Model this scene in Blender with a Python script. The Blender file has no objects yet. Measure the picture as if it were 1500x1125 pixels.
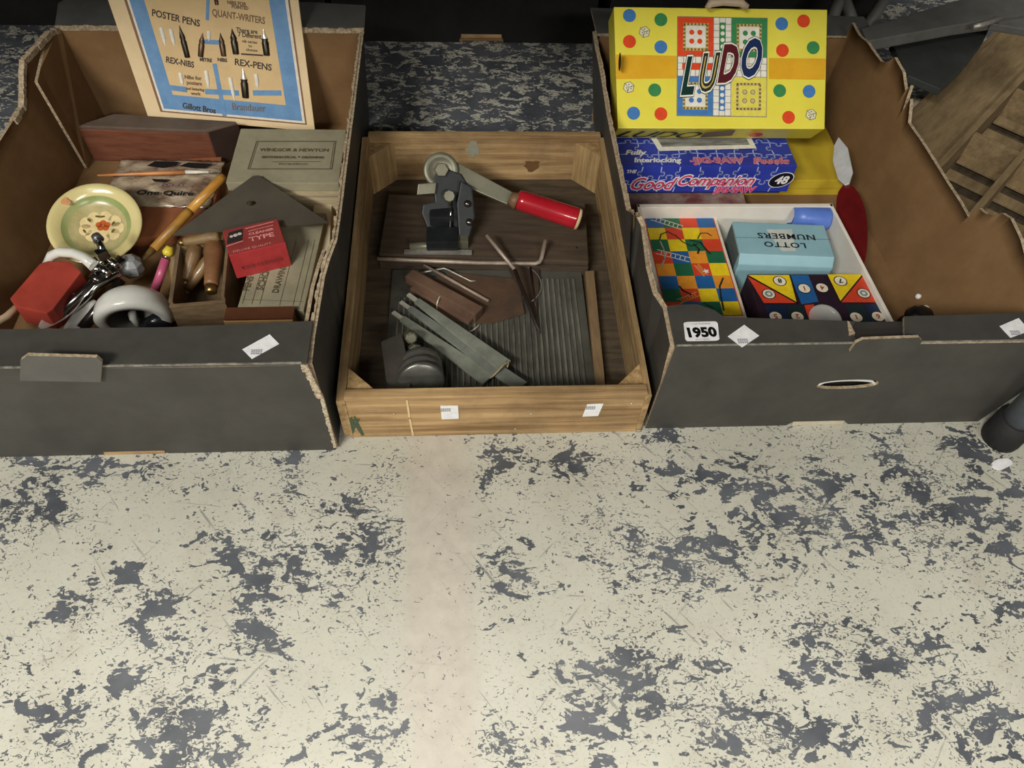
import bpy, bmesh, math, random
import numpy as np
from mathutils import Vector as V, Matrix as M4, geometry
random.seed(7); rng = np.random.default_rng(5)
C = bpy.context.scene.collection
SC = bpy.context.scene

# ------------------------------------------------------------------ camera
F, PITCH, ROLL, YAW = 1127.0, math.radians(53.53), math.radians(3.72), math.radians(5.85)
CAM = V((0, 0, 0.76))
fw = V((math.sin(YAW)*math.cos(PITCH), math.cos(YAW)*math.cos(PITCH), -math.sin(PITCH)))
_rt = V((math.cos(YAW), -math.sin(YAW), 0)); _up = _rt.cross(fw)
RT = _rt*math.cos(ROLL) + _up*math.sin(ROLL); UP = _up*math.cos(ROLL) - _rt*math.sin(ROLL)
cd = bpy.data.cameras.new('camera'); cam = bpy.data.objects.new('camera', cd); C.objects.link(cam)
mw = M4((RT, UP, -fw)).transposed().to_4x4(); mw.translation = CAM
cam.matrix_world = mw
cd.sensor_width = 36; cd.lens = F/1500*36; cd.clip_start = 0.01
SC.camera = cam

# ------------------------------------------------------------------ world, lights, exposure
SC.view_settings.view_transform = 'Standard'; SC.view_settings.look = 'None'
SC.view_settings.gamma = 1; SC.view_settings.use_curve_mapping = False
SC.view_settings.exposure = 0.0
W = bpy.data.worlds.new('world'); SC.world = W; W.use_nodes = True
W.node_tree.nodes['Background'].inputs[0].default_value = (1.0, 0.97, 0.92, 1)
W.node_tree.nodes['Background'].inputs[1].default_value = 0.13
def lamp(name, loc, target, sx, sy, power, col=(1.0, 0.965, 0.89)):
    l = bpy.data.lights.new(name, 'AREA'); l.shape = 'RECTANGLE'; l.size = sx; l.size_y = sy
    l.energy = power; l.color = col
    o = bpy.data.objects.new(name, l); C.objects.link(o); o.location = loc
    o.rotation_euler = (V(target) - V(loc)).to_track_quat('-Z', 'Y').to_euler()
lamp('ceiling_panel_over_table', (-0.15, 1.05, 2.6), (-0.15, 1.05, 0), 1.6, 1.3, 70)
lamp('ceiling_tube_near', (-0.75, -0.55, 2.6), (-0.75, -0.30, 0), 0.35, 1.2, 10)
lamp('ceiling_tube_middle', (-1.5, -1.8, 2.6), (0, 0.6, 0), 1.3, 0.3, 108)
lamp('ceiling_tube_far', (1.1, -3.2, 2.7), (0.2, 0.7, 0), 1.4, 0.3, 56)

# ------------------------------------------------------------------ pixel helpers (photo pixel -> point on a real plane)
def ray(x, y): return fw + RT*((x-750)/F) - UP*((y-562.5)/F)
def P(x, y, z): d = ray(x, y); return CAM + d*((z-CAM.z)/d.z)
def PX(x, y, X): d = ray(x, y); return CAM + d*(X/d.x)
def PY(x, y, Y): d = ray(x, y); return CAM + d*(Y/d.y)
def frame(o, xd, zd):
    z = V(zd).normalized(); x = V(xd); x = (x - z*x.dot(z)).normalized(); y = z.cross(x)
    m = M4((x, y, z)).transposed().to_4x4(); m.translation = V(o); return m
def T(x, y, z, rz=0): return M4.Translation((x, y, z)) @ M4.Rotation(rz, 4, 'Z')
def on(fr, x, y, h=0.0):
    """local (lx, ly) of the photo pixel on the plane z=h of frame fr"""
    n = fr.col[2].xyz; o = fr.translation + n*h; d = ray(x, y)
    p = CAM + d*((o-CAM).dot(n)/d.dot(n)); q = fr.inverted() @ p
    return V((q.x, q.y))

# ------------------------------------------------------------------ materials
def lin(c): return tuple((v/255/12.92 if v/255 <= 0.04045 else ((v/255+0.055)/1.055)**2.4) for v in c)
MATS = {}
def mat(name, c1, c2=None, scale=30, rough=0.6, metal=0.0, bump=0.0, stretch=(1,1,1), spec=0.4, trans=0.0, alpha=1.0,
        wave=None, detail=4, lo=0.35, hi=0.65, coat=0.0, grime=None):
    if name in MATS: return MATS[name]
    m = bpy.data.materials.new(name); m.use_nodes = True; nt = m.node_tree; N = nt.nodes; L = nt.links
    b = N['Principled BSDF']
    b.inputs['Roughness'].default_value = rough; b.inputs['Metallic'].default_value = metal
    b.inputs['Specular IOR Level'].default_value = spec; b.inputs['Coat Weight'].default_value = coat
    b.inputs['Transmission Weight'].default_value = trans; b.inputs['Alpha'].default_value = alpha
    c2 = c2 or tuple(max(0, v*0.9) for v in c1)
    tc = N.new('ShaderNodeTexCoord'); mp = N.new('ShaderNodeMapping'); mp.inputs['Scale'].default_value = stretch
    L.new(tc.outputs['Object'], mp.inputs['Vector'])
    if wave:
        t = N.new('ShaderNodeTexWave'); t.inputs['Scale'].default_value = wave; t.inputs['Distortion'].default_value = 2.5
        t.inputs['Detail'].default_value = detail; t.inputs['Detail Scale'].default_value = 1.5; out = t.outputs['Fac']
        L.new(mp.outputs[0], t.inputs['Vector'])
    else:
        t = N.new('ShaderNodeTexNoise'); t.inputs['Scale'].default_value = scale; t.inputs['Detail'].default_value = detail
        t.inputs['Roughness'].default_value = 0.65; out = t.outputs['Fac']
        L.new(mp.outputs[0], t.inputs['Vector'])
    r = N.new('ShaderNodeValToRGB'); r.color_ramp.elements[0].position = lo; r.color_ramp.elements[1].position = hi
    r.color_ramp.elements[0].color = (*lin(c1), 1); r.color_ramp.elements[1].color = (*lin(c2), 1)
    L.new(out, r.inputs[0]); L.new(r.outputs[0], b.inputs['Base Color'])
    if grime:
        g = N.new('ShaderNodeTexNoise'); g.inputs['Scale'].default_value = grime[1]; g.inputs['Detail'].default_value = 6
        g.inputs['Roughness'].default_value = 0.7; L.new(tc.outputs['Object'], g.inputs['Vector'])
        gr = N.new('ShaderNodeMapRange'); gr.inputs[1].default_value = 0.45; gr.inputs[2].default_value = 0.72; gr.inputs[4].default_value = grime[2]
        L.new(g.outputs['Fac'], gr.inputs[0]); mx = N.new('ShaderNodeMix'); mx.data_type = 'RGBA'
        L.new(gr.outputs[0], mx.inputs[0]); L.new(r.outputs[0], mx.inputs[6]); mx.inputs[7].default_value = (*lin(grime[0]), 1)
        L.new(mx.outputs[2], b.inputs['Base Color'])
    if bump:
        bp = N.new('ShaderNodeBump'); bp.inputs['Strength'].default_value = bump; bp.inputs['Distance'].default_value = 0.002
        L.new(out, bp.inputs['Height']); L.new(bp.outputs[0], b.inputs['Normal'])
    MATS[name] = m; return m
def flat(name, c, rough=0.5, **k):
    return mat(name, c, tuple(v*0.93 for v in c), scale=120, rough=rough, **k)

black_card = mat('black_cardboard', (62,60,56), (71,69,64), scale=25, rough=0.55, bump=0.05, spec=0.35)
kraft = mat('brown_cardboard', (138,108,74), (126,96,64), scale=18, rough=0.85, spec=0.15, bump=0.05, grime=((104,80,54), 5, 0.5))
torn = mat('torn_card_edge', (188,172,146), (136,116,90), scale=260, rough=0.9, spec=0.1, bump=0.3)
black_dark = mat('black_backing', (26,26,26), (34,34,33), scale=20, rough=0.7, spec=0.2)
white_label = flat('white_label', (238,238,238), 0.5)
ink = flat('black_ink', (24,22,22), 0.6)
faint_ink = flat('faint_grey_ink', (150,148,156), 0.6)
pine = mat('old_pine', (190,158,112), (122,92,58), rough=0.65, scale=5, stretch=(1.0,22,22), detail=8, bump=0.12, lo=0.36, hi=0.68, grime=((92,76,54), 9, 0.65))
pine_y = mat('old_pine_side', (186,156,110), (120,92,58), rough=0.65, scale=5, stretch=(22,1.0,22), detail=8, bump=0.12, lo=0.36, hi=0.68, grime=((92,76,54), 9, 0.65))
pine_z = mat('old_pine_block', (190,160,112), (134,104,66), rough=0.65, scale=6, stretch=(20,20,1.2), detail=6, bump=0.1, grime=((96,80,58), 12, 0.5))
pine_dark = mat('pine_dark_base', (88,75,57), (58,50,39), rough=0.75, scale=10, stretch=(2,12,12), detail=6)

# ------------------------------------------------------------------ mesh builder
class MB:
    def __init__(s): s.v = []; s.f = []; s.m = []; s.sm = []
    def add(s, vs, fs, mi=0, smooth=False):
        o = len(s.v); s.v += [tuple(p) for p in vs]
        for i, f in enumerate(fs):
            s.f.append([o+k for k in f]); s.m.append(mi[i] if isinstance(mi, (list, tuple)) else mi); s.sm.append(smooth)
        return s
    def box(s, x0, x1, y0, y1, z0, z1, M=None, mi=0):
        vs = [V((x, y, z)) for z in (z0, z1) for y in (y0, y1) for x in (x0, x1)]
        if M is not None: vs = [M @ p for p in vs]
        return s.add(vs, [(0,2,3,1),(4,5,7,6),(0,1,5,4),(2,6,7,3),(0,4,6,2),(1,3,7,5)], mi)
    def prism(s, a, b, mi=0, capmi=None):
        """loop a (bottom) to loop b (top), capped"""
        n = len(a); fs = [(i, (i+1) % n, n+(i+1) % n, n+i) for i in range(n)]; mm = [mi]*n
        c = mi if capmi is None else capmi
        return s.add(list(a)+list(b), fs+[tuple(reversed(range(n))), tuple(range(n, 2*n))], mm+[c, c])
    def ext(s, poly, z0, z1, M=None, mi=0, capmi=None):
        a = [V((p[0], p[1], z0)) for p in poly]; b = [V((p[0], p[1], z1)) for p in poly]
        if M is not None: a = [M @ p for p in a]; b = [M @ p for p in b]
        return s.prism(a, b, mi, capmi)
    def sheet(s, loops, th, M, mi=(0, 1, 2)):
        """flat panel with holes: loops[0] outline, others holes, in the xy of M; front at z=th, back at z=0"""
        pts = [V((p[0], p[1], 0)) for lp in loops for p in lp]
        tri = geometry.tessellate_polygon([[V((p[0], p[1], 0)) for p in lp] for lp in loops])
        n = len(pts); vs = [M @ (p+V((0,0,th))) for p in pts] + [M @ p for p in pts]
        fs = []; mm = []
        for t in tri:
            a, b, c = [pts[k] for k in t]
            t = t if (b-a).cross(c-a).z > 0 else tuple(reversed(t))
            fs.append(tuple(t)); mm.append(mi[0]); fs.append(tuple(n+k for k in reversed(t))); mm.append(mi[1])
        o = 0
        for lp in loops:
            k = len(lp)
            for i in range(k):
                fs.append((o+i, n+o+i, n+o+(i+1) % k, o+(i+1) % k)); mm.append(mi[2])
            o += k
        return s.add(vs, fs, mm)
    def strip(s, top, bot, tv, mi=(0, 1, 2)):
        """standing wall between two polylines; thickness vector tv; tv side = mi[0], near side = mi[1], edges mi[2]"""
        n = len(top); tv = V(tv)
        vs = list(top)+list(bot)+[p+tv for p in top]+[p+tv for p in bot]
        fs = []; mm = []
        for i in range(n-1):
            fs += [(i, i+1, n+i+1, n+i), (2*n+i, 3*n+i, 3*n+i+1, 2*n+i+1), (i, 2*n+i, 2*n+i+1, i+1), (n+i, n+i+1, 3*n+i+1, 3*n+i)]
            mm += [mi[1], mi[0], mi[2], mi[2]]
        fs += [(0, n, 3*n, 2*n), (n-1, 3*n-1, 4*n-1, 2*n-1)]; mm += [mi[2], mi[2]]
        return s.add(vs, fs, mm)
    def tube(s, path, r, n=10, mi=0, caps=True, flatten=1.0):
        path = [V(p) for p in path]; m = len(path)
        if not isinstance(r, (list, tuple)): r = [r]*m
        t0 = (path[1]-path[0]).normalized(); u = t0.orthogonal().normalized()
        vs = []
        for i, p in enumerate(path):
            t = (path[min(i+1, m-1)]-path[max(i-1, 0)]).normalized()
            u = (u - t*u.dot(t)).normalized(); w = t.cross(u)
            for k in range(n):
                a = 2*math.pi*k/n; vs.append(p + u*(math.cos(a)*r[i]) + w*(math.sin(a)*r[i]*flatten))
        fs = [(i*n+k, i*n+(k+1) % n, (i+1)*n+(k+1) % n, (i+1)*n+k) for i in range(m-1) for k in range(n)]
        s.add(vs, fs, mi, True)
        if caps:
            o = len(s.v)-len(vs)
            s.f += [[o+k for k in reversed(range(n))], [o+(m-1)*n+k for k in range(n)]]; s.m += [mi, mi]; s.sm += [False, False]
        return s
    def lathe(s, prof, M=None, n=32, mi=0, a0=0, a1=None, smooth=True):
        full = a1 is None; a1 = 2*math.pi if full else a1; m = n if full else n+1
        vs = [V((r*math.cos(a0+(a1-a0)*k/n), r*math.sin(a0+(a1-a0)*k/n), z)) for r, z in prof for k in range(m)]
        if M is not None: vs = [M @ p for p in vs]
        fs = []; mm = []
        for i in range(len(prof)-1):
            for k in range(n):
                k2 = (k+1) % m
                fs.append((i*m+k, i*m+k2, (i+1)*m+k2, (i+1)*m+k)); mm.append(mi[i] if isinstance(mi, (list, tuple)) else mi)
        return s.add(vs, fs, mm, smooth)
    def poly(s, pts, M=None, h=0.0, mi=0):
        vs = [V((p[0], p[1], h)) for p in pts]
        if M is not None: vs = [M @ p for p in vs]
        return s.add(vs, [tuple(range(len(vs)))], mi)
    def disc(s, x, y, r, M=None, h=0.0, mi=0, n=20, ry=None, rot=0):
        ry = ry or r; c, d = math.cos(rot), math.sin(rot)
        return s.poly([(x+r*math.cos(2*math.pi*k/n)*c-ry*math.sin(2*math.pi*k/n)*d, y+r*math.cos(2*math.pi*k/n)*d+ry*math.sin(2*math.pi*k/n)*c) for k in range(n)], M, h, mi)
    def line(s, pts, w, M=None, h=0.0, mi=0):
        """flat drawn stroke on a plane"""
        for a, b in zip(pts[:-1], pts[1:]):
            a = V((a[0], a[1])); b = V((b[0], b[1])); d = b-a
            if d.length < 1e-6: continue
            d.normalize(); q = V((-d.y, d.x))*w/2; e = d*w*0.3
            s.poly([a-e-q, b+e-q, b+e+q, a-e+q], M, h, mi)
        return s
    def build(s, name, mats, parent=None, bevel=0.0, seg=2, loc=None, fixn=True):
        me = bpy.data.meshes.new(name); me.from_pydata(s.v, [], s.f)
        for p, k, sm in zip(me.polygons, s.m, s.sm): p.material_index = k; p.use_smooth = sm
        for m in (mats if isinstance(mats, (list, tuple)) else [mats]): me.materials.append(m)
        o = bpy.data.objects.new(name, me); C.objects.link(o)
        if bevel or fixn:
            bm = bmesh.new(); bm.from_mesh(me)
            if bevel:
                bmesh.ops.remove_doubles(bm, verts=bm.verts, dist=1e-6)
                es = [e for e in bm.edges if len(e.link_faces) == 2 and e.calc_face_angle(0) > 0.5]
                bmesh.ops.bevel(bm, geom=es, offset=bevel, segments=seg, profile=0.7, affect='EDGES', clamp_overlap=True)
            if fixn and not any(len(e.link_faces) == 1 for e in bm.edges): bmesh.ops.recalc_face_normals(bm, faces=bm.faces)
            bm.to_mesh(me); bm.free()
        if parent is not None:
            me.transform(WM[parent.name].inverted()); o.parent = parent; WM[o.name] = WM[parent.name].copy()
        else:
            if loc is None:
                co = np.array(s.v); loc = (*((co.min(0)+co.max(0))/2)[:2], co[:, 2].min())
            me.transform(M4.Translation(-V(loc))); o.location = loc; WM[o.name] = M4.Translation(V(loc))
        return o
WM = {}
def tag(o, label=None, cat=None, group=None, kind=None):
    if label: o['label'] = label
    if cat: o['category'] = cat
    if group: o['group'] = group
    if kind: o['kind'] = kind
    return o
def thing(name, label, cat, M, group=None):
    o = bpy.data.objects.new(name, None); C.objects.link(o); o.empty_display_size = 0.02
    if not isinstance(M, M4): M = M4.Translation(V(M))
    o.matrix_world = M; WM[o.name] = M.copy(); return tag(o, label, cat, group)
def text(body, size, fr, x, y, material, parent, name='lettering', align='CENTER', shear=0.0, bold=0.0, sx=1.0, h=0.0004, rot=0.0, label=None, sp=1.0):
    """flat printed lettering, baseline centre at (x, y) of frame fr"""
    cu = bpy.data.curves.new('t', 'FONT'); cu.body = body; cu.size = size; cu.align_x = align; cu.shear = shear
    cu.offset = bold; cu.resolution_u = 3; cu.space_character = sp; cu.fill_mode = 'FRONT'
    ob = bpy.data.objects.new('t', cu); me = bpy.data.meshes.new_from_object(ob)
    bpy.data.objects.remove(ob); bpy.data.curves.remove(cu)
    me.name = name; me.materials.clear(); me.materials.append(material)
    wm = fr @ M4.Translation((x, y, h)) @ M4.Rotation(rot, 4, 'Z') @ M4.Diagonal((sx, 1, 1, 1))
    me.transform(wm)
    o = bpy.data.objects.new(name, me); C.objects.link(o)
    me.transform(WM[parent.name].inverted()); o.parent = parent
    if label: o['label'] = label
    return o
def quadfit(fr, px, h=0.0):
    return [on(fr, x, y, h) for x, y in px]
def rectfit(px, z):
    """centre, heading, width, depth of the rectangle whose corners (bl, br, tr, tl) are seen at the pixels px, at height z"""
    a, b, c, d = [P(x, y, z) for x, y in px]
    ctr = (a+b+c+d)/4; u = (b-a)+(c-d); v = (d-a)+(c-b)
    r = math.atan2(u.y, u.x); r2 = math.atan2(v.y, v.x)-math.pi/2; r = (r+r2)/2
    return ctr, r, u.length/2, v.length/2

# ------------------------------------------------------------------ floor with worn paint
def make_floor():
    xs = np.unique(np.round(np.concatenate([np.linspace(-6, -1.2, 20), np.arange(-1.2, 1.5, 0.012), np.linspace(1.5, 6, 20)]), 5))
    ys = np.unique(np.round(np.concatenate([np.linspace(-6, 0.08, 25), np.arange(0.08, 1.7, 0.012), np.linspace(1.7, 3.2, 8)]), 5))
    X, Y = np.meshgrid(xs, ys)
    wear = np.full(X.shape, -0.120)
    spots = [(240,880,40,34),(235,950,40,30),(370,930,45,75),(430,835,100,45),(540,800,70,45),(375,840,60,34),(330,820,45,25),(170,870,70,34),(100,895,60,22),
        (190,990,34,30),(275,1060,90,70),(250,1110,80,50),(540,1085,60,50),(575,1040,40,40),(730,1090,50,45),(755,842,55,34),(870,1060,85,65),(930,1000,120,60),(1060,1085,60,45),
        (1180,1085,70,40),(1100,715,80,35),(1160,765,90,40),(1200,720,60,30),(1290,770,90,45),(1340,715,40,40),(1430,740,60,40),(1470,790,60,40),(1345,940,50,40),(1280,960,40,40),
        (1190,935,45,28),(1200,975,40,40),(1390,1045,85,50),(1450,1065,80,60),(1490,900,45,45),(1425,655,45,40),(1480,710,45,35),(120,690,150,24),(40,745,60,30),(320,790,40,20),
        (430,680,24,40),(735,675,45,45),(840,680,40,30),(1300,660,30,40),(980,640,35,22),(520,740,40,25),(1020,820,120,50),(60,1030,60,40),(90,1060,50,40),(1130,1060,50,40),(1000,690,60,30)]
    amp = 0.142
    for x, y, rx, ry in spots:
        c = P(x, y, 0); a = (P(x+rx, y, 0)-c).length; b = (P(x, y+ry, 0)-P(x, y, 0)).length
        wear = np.maximum(wear, -0.120 + amp*np.exp(-(((X-c.x)/a)**2+((Y-c.y)/b)**2)*0.8))
    # the strip behind the crates is worn almost bare
    wear = np.where(Y > 0.93, np.maximum(wear, np.clip((Y-0.95)*0.5-0.02, -0.03, 0.03)), wear)
    # a plain strip of worn tape runs away from the camera
    t0 = -0.068+(Y-0.45)*-0.03; t1 = 0.0+(Y-0.45)*-0.02
    tape = ((X > t0) & (X < t1) & (Y < 1.0)).astype(float)
    wear = np.where(tape > 0.5, -0.20, wear)
    nx, ny = len(xs), len(ys)
    verts = np.stack([X.ravel(), Y.ravel(), np.zeros(X.size)], 1)
    idx = np.arange(X.size).reshape(ny, nx)
    faces = np.stack([idx[:-1,:-1].ravel(), idx[:-1,1:].ravel(), idx[1:,1:].ravel(), idx[1:,:-1].ravel()], 1)
    me = bpy.data.meshes.new('floor'); me.from_pydata(verts.tolist(), [], faces.tolist())
    for nm, arr in (('wear', wear), ('tape', tape)):
        at = me.attributes.new(nm, 'FLOAT', 'POINT'); at.data.foreach_set('value', arr.ravel().astype(np.float32))
    m = bpy.data.materials.new('worn_painted_concrete'); m.use_nodes = True; nt = m.node_tree; N = nt.nodes; L = nt.links
    b = N['Principled BSDF']; tc = N.new('ShaderNodeTexCoord')
    def noise(sc, det, ro, dist, vec=None):
        n = N.new('ShaderNodeTexNoise'); n.inputs['Scale'].default_value = sc; n.inputs['Detail'].default_value = det
        n.inputs['Roughness'].default_value = ro; n.inputs['Distortion'].default_value = dist
        L.new(vec or tc.outputs['Object'], n.inputs['Vector']); return n.outputs['Fac']
    def math_(op, a, b_, clamp=False):
        n = N.new('ShaderNodeMath'); n.operation = op; n.use_clamp = clamp
        for i, v in enumerate((a, b_)):
            if isinstance(v, (int, float)): n.inputs[i].default_value = v
            else: L.new(v, n.inputs[i])
        return n.outputs[0]
    def attr(nm):
        n = N.new('ShaderNodeAttribute'); n.attribute_name = nm; return n.outputs['Fac']
    def mix(f, a, b_):
        n = N.new('ShaderNodeMix'); n.data_type = 'RGBA'
        L.new(f, n.inputs[0])
        for i, v in ((6, a), (7, b_)):
            if isinstance(v, tuple): n.inputs[i].default_value = (*lin(v), 1)
            else: L.new(v, n.inputs[i])
        return n.outputs[2]
    def ramp(v, lo, hi):
        n = N.new('ShaderNodeMapRange'); n.inputs[1].default_value = lo; n.inputs[2].default_value = hi; L.new(v, n.inputs[0]); return n.outputs[0]
    mp = N.new('ShaderNodeMapping'); mp.inputs['Rotation'].default_value = (0, 0, 0.5); mp.inputs['Scale'].default_value = (1, 1.5, 1)
    L.new(tc.outputs['Object'], mp.inputs['Vector'])
    chip = math_('ADD', math_('MULTIPLY', noise(36, 3, 0.55, 1.0, mp.outputs[0]), 0.66), math_('MULTIPLY', noise(100, 2.5, 0.55, 1.4, mp.outputs[0]), 0.34))
    chip = math_('ADD', chip, attr('wear'))
    # scratches: strongly stretched noise in two directions
    scr = None
    for rz, th in ((0.9, 0.69), (2.3, 0.70), (0.15, 0.71)):
        q0 = N.new('ShaderNodeMapping'); q0.inputs['Rotation'].default_value = (0, 0, rz); L.new(tc.outputs['Object'], q0.inputs['Vector'])
        q = N.new('ShaderNodeMapping'); q.inputs['Scale'].default_value = (6, 90, 1)
        L.new(q0.outputs[0], q.inputs['Vector'])
        v = ramp(noise(1.6, 3, 0.5, 0.4, q.outputs[0]), th-0.02, th+0.02)
        scr = v if scr is None else math_('MAXIMUM', scr, v)
    mask = ramp(chip, 0.497, 0.512)
    fine = math_('ADD', noise(135, 2.0, 0.5, 1.8, mp.outputs[0]), math_('MULTIPLY', attr('wear'), 0.55))
    fine = math_('ADD', fine, math_('MULTIPLY', math_('SUBTRACT', noise(9, 3, 0.5, 0.5), 0.5), 0.35))
    mask = math_('MAXIMUM', mask, math_('MULTIPLY', ramp(fine, 0.582, 0.598), 0.9))
    mask = math_('MAXIMUM', mask, math_('MULTIPLY', scr, math_('SUBTRACT', 0.5, math_('MULTIPLY', attr('tape'), 0.38))))
    cream = mix(ramp(noise(7, 5, 0.6, 0), 0.3, 0.7), (178,176,161), (193,191,177))
    cream = mix(math_('MULTIPLY', ramp(noise(260, 3, 0.6, 0), 0.55, 0.75), 0.45), cream, (140,138,130))
    cream = mix(math_('MULTIPLY', ramp(noise(22, 4, 0.7, 0.5), 0.52, 0.7), 0.40), cream, (164,158,142))
    tapec = mix(ramp(noise(45, 5, 0.7, 0.3), 0.35, 0.7), (176,169,156), (190,184,170))
    base = mix(attr('tape'), cream, tapec)
    slate = mix(ramp(noise(14, 4, 0.6, 0), 0.35, 0.65), (68,71,77), (94,97,102))
    col = mix(mask, base, slate)
    L.new(col, b.inputs['Base Color'])
    L.new(ramp(noise(30, 3, 0.5, 0), 0.3, 0.7), b.inputs['Roughness'])
    rr = N.new('ShaderNodeMapRange'); rr.inputs[3].default_value = 0.38; rr.inputs[4].default_value = 0.55
    L.new(noise(30, 3, 0.5, 0), rr.inputs[0]); L.new(rr.outputs[0], b.inputs['Roughness'])
    bp = N.new('ShaderNodeBump'); bp.inputs['Strength'].default_value = 0.35; bp.inputs['Distance'].default_value = 0.0008; bp.invert = True
    L.new(mask, bp.inputs['Height']); L.new(bp.outputs[0], b.inputs['Normal'])
    me.materials.append(m)
    o = bpy.data.objects.new('floor', me); C.objects.link(o); o['kind'] = 'structure'
make_floor()
w = MB().box(-6, 6, 3.2, 3.3, 0, 3).build('wall_back', mat('dark_hall_wall', (52,50,47), (60,58,54), scale=3, rough=0.9)); w['kind'] = 'structure'

# ------------------------------------------------------------------ table the boxes are pushed under (its front leg is in view)
steel_grey = mat('grey_painted_steel', (136,144,152), (120,128,136), scale=40, rough=0.4, metal=0.3)
rubber = mat('black_rubber', (22,22,22), (30,30,30), scale=80, rough=0.7)
tb = thing('folding_table', 'grey tubular table leg with black rubber foot standing at right beside black box', 'table', (-0.2, 0.95, 0))
MB().box(-1.2, 0.72, 0.43, 1.62, 0.715, 0.74).build('table_top', mat('dark_table_top', (40,38,36), (48,46,43), scale=15, rough=0.7), tb, bevel=0.003)
for x, y in ((0.64, 0.466), (-1.12, 0.466), (0.64, 1.58), (-1.12, 1.58)):
    lg = MB().tube([(x, y, 0.012), (x, y, 0.715)], 0.0175, 20).build('leg', steel_grey, tb)
    MB().lathe([(0, 0), (0.0215, 0), (0.0225, 0.006), (0.0220, 0.040), (0.018, 0.042), (0, 0.042)], T(x, y, 0), 24).build('rubber_foot', rubber, lg)

# ------------------------------------------------------------------ background boxes
def jit(a): return (random.random()-0.5)*2*a
def plain_black_box(name, label, x0, x1, y0, y1, h, notch=None):
    t = thing(name, label, 'box', ((x0+x1)/2, (y0+y1)/2, 0)); th = 0.004
    fr = frame((x0, y0+th, 0), (1, 0, 0), (0, -1, 0)); Wd = x1-x0
    lp = [(0, 0)]
    if notch: a, b = notch[0]-x0, notch[1]-x0; lp += [(a-0.004, 0), (a, 0.016), (b, 0.016), (b+0.004, 0)]
    lp += [(Wd, 0), (Wd, h), (0, h)]
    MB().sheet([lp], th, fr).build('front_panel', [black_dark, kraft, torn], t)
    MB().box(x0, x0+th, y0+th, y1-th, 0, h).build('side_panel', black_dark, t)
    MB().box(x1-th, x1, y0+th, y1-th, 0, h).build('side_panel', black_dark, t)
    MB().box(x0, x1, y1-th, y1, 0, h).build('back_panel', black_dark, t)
    MB().box(x0+th, x1-th, y0+th, y1-th, 0.001, 0.005).build('base_panel', kraft, t)
    if notch:
        MB().box(notch[0], notch[1], y0+0.006, y0+0.009, 0.005, 0.018).build('inner_flap', pine, t)
    return t
plain_black_box('cardboard_box', 'black cardboard box in shadow behind the wooden crate with tan slot at its foot', -0.22, 0.245, 1.332, 1.75, 0.30, (0.003, 0.077))
plain_black_box('cardboard_box', 'black cardboard box in deep shadow at far left behind the box of pens', -0.98, -0.24, 1.375, 1.75, 0.30)
plain_black_box('cardboard_box', 'black cardboard box in shadow behind the yellow game box', 0.262, 0.74, 1.30, 1.70, 0.26)

# ------------------------------------------------------------------ LEFT BOX
LH = 0.158; LX1 = -0.147; LY0 = 0.470; LX0 = -0.562; LY1 = 1.085; TH = 0.004
BOXM = [black_card, kraft, torn]
lb = thing('cardboard_box', 'torn black cardboard box holding pens, saucer and old stationery, left of wooden crate', 'box', ((LX0+LX1)/2, 0.77, 0))
fr = frame((0, LY0+TH, 0), (1, 0, 0), (0, -1, 0))
def fl(px, py): q = PY(px, py, LY0); return (q.x, q.z)
xr = fl(491, 657)[0]
out = [(LX0-0.02, 0), (fl(150, 664)[0], 0), (fl(155, 664)[0], 0.006), (fl(240, 664)[0], 0.006), (fl(247, 664)[0], 0), (xr, 0.0), (fl(472, 582)[0], fl(472, 582)[1]), (fl(447, 533)[0], LH), (fl(300, 541)[0], LH-0.001),
       (fl(150, 546)[0], LH), (fl(34, 553)[0], LH), (LX0-0.05, LH)]
MB().sheet([out], TH, fr).build('front_panel', BOXM, lb)
MB().box(fl(153, 664)[0], fl(243, 664)[0], LY0-.0005, LY0+TH+0.004, 0.0006, 0.0056).build('inner_flap', pine, lb)
# folded rim along the front
y2 = P(455, 476, LH).y
rim = [V((fl(447, 533)[0]+0.002, LY0, LH)), V((P(459, 476, LH).x, y2+0.002, LH)), V((P(250, 481, LH).x, P(250, 483, LH).y, LH)), V((LX0-0.02, P(20, 486, LH).y, LH)), V((LX0-0.02, LY0, LH))]
MB().prism(rim, [p+V((0, 0, TH)) for p in rim], 0).build('rim_flap', [black_card], lb)
scuff = mat('pale_card_scuff', (150,146,134), (92,90,84), scale=90, rough=.8)
def scuff_line(px, f2, y, z, parent):
    mb = MB()
    for a, b in zip(px[:-1], px[1:]):
        xa, xb = f2(a, 540)[0], f2(b, 540)[0]; mb.box(xa, xb, y-.0006, y+.0006+abs(jit(.0004)), z+TH*.62, z+TH+.0003)
    mb.build('crease_scuff', scuff, parent)
scuff_line([-60, -20, 20, 32], fl, LY0, LH, lb); scuff_line([152, 200, 250, 300, 350, 400, 444], fl, LY0, LH, lb)
mb = MB(); pa, pb_ = V(fl(449, 534)), V(fl(473, 583)); pc = V(fl(492, 655)); nseg = 26
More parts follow.
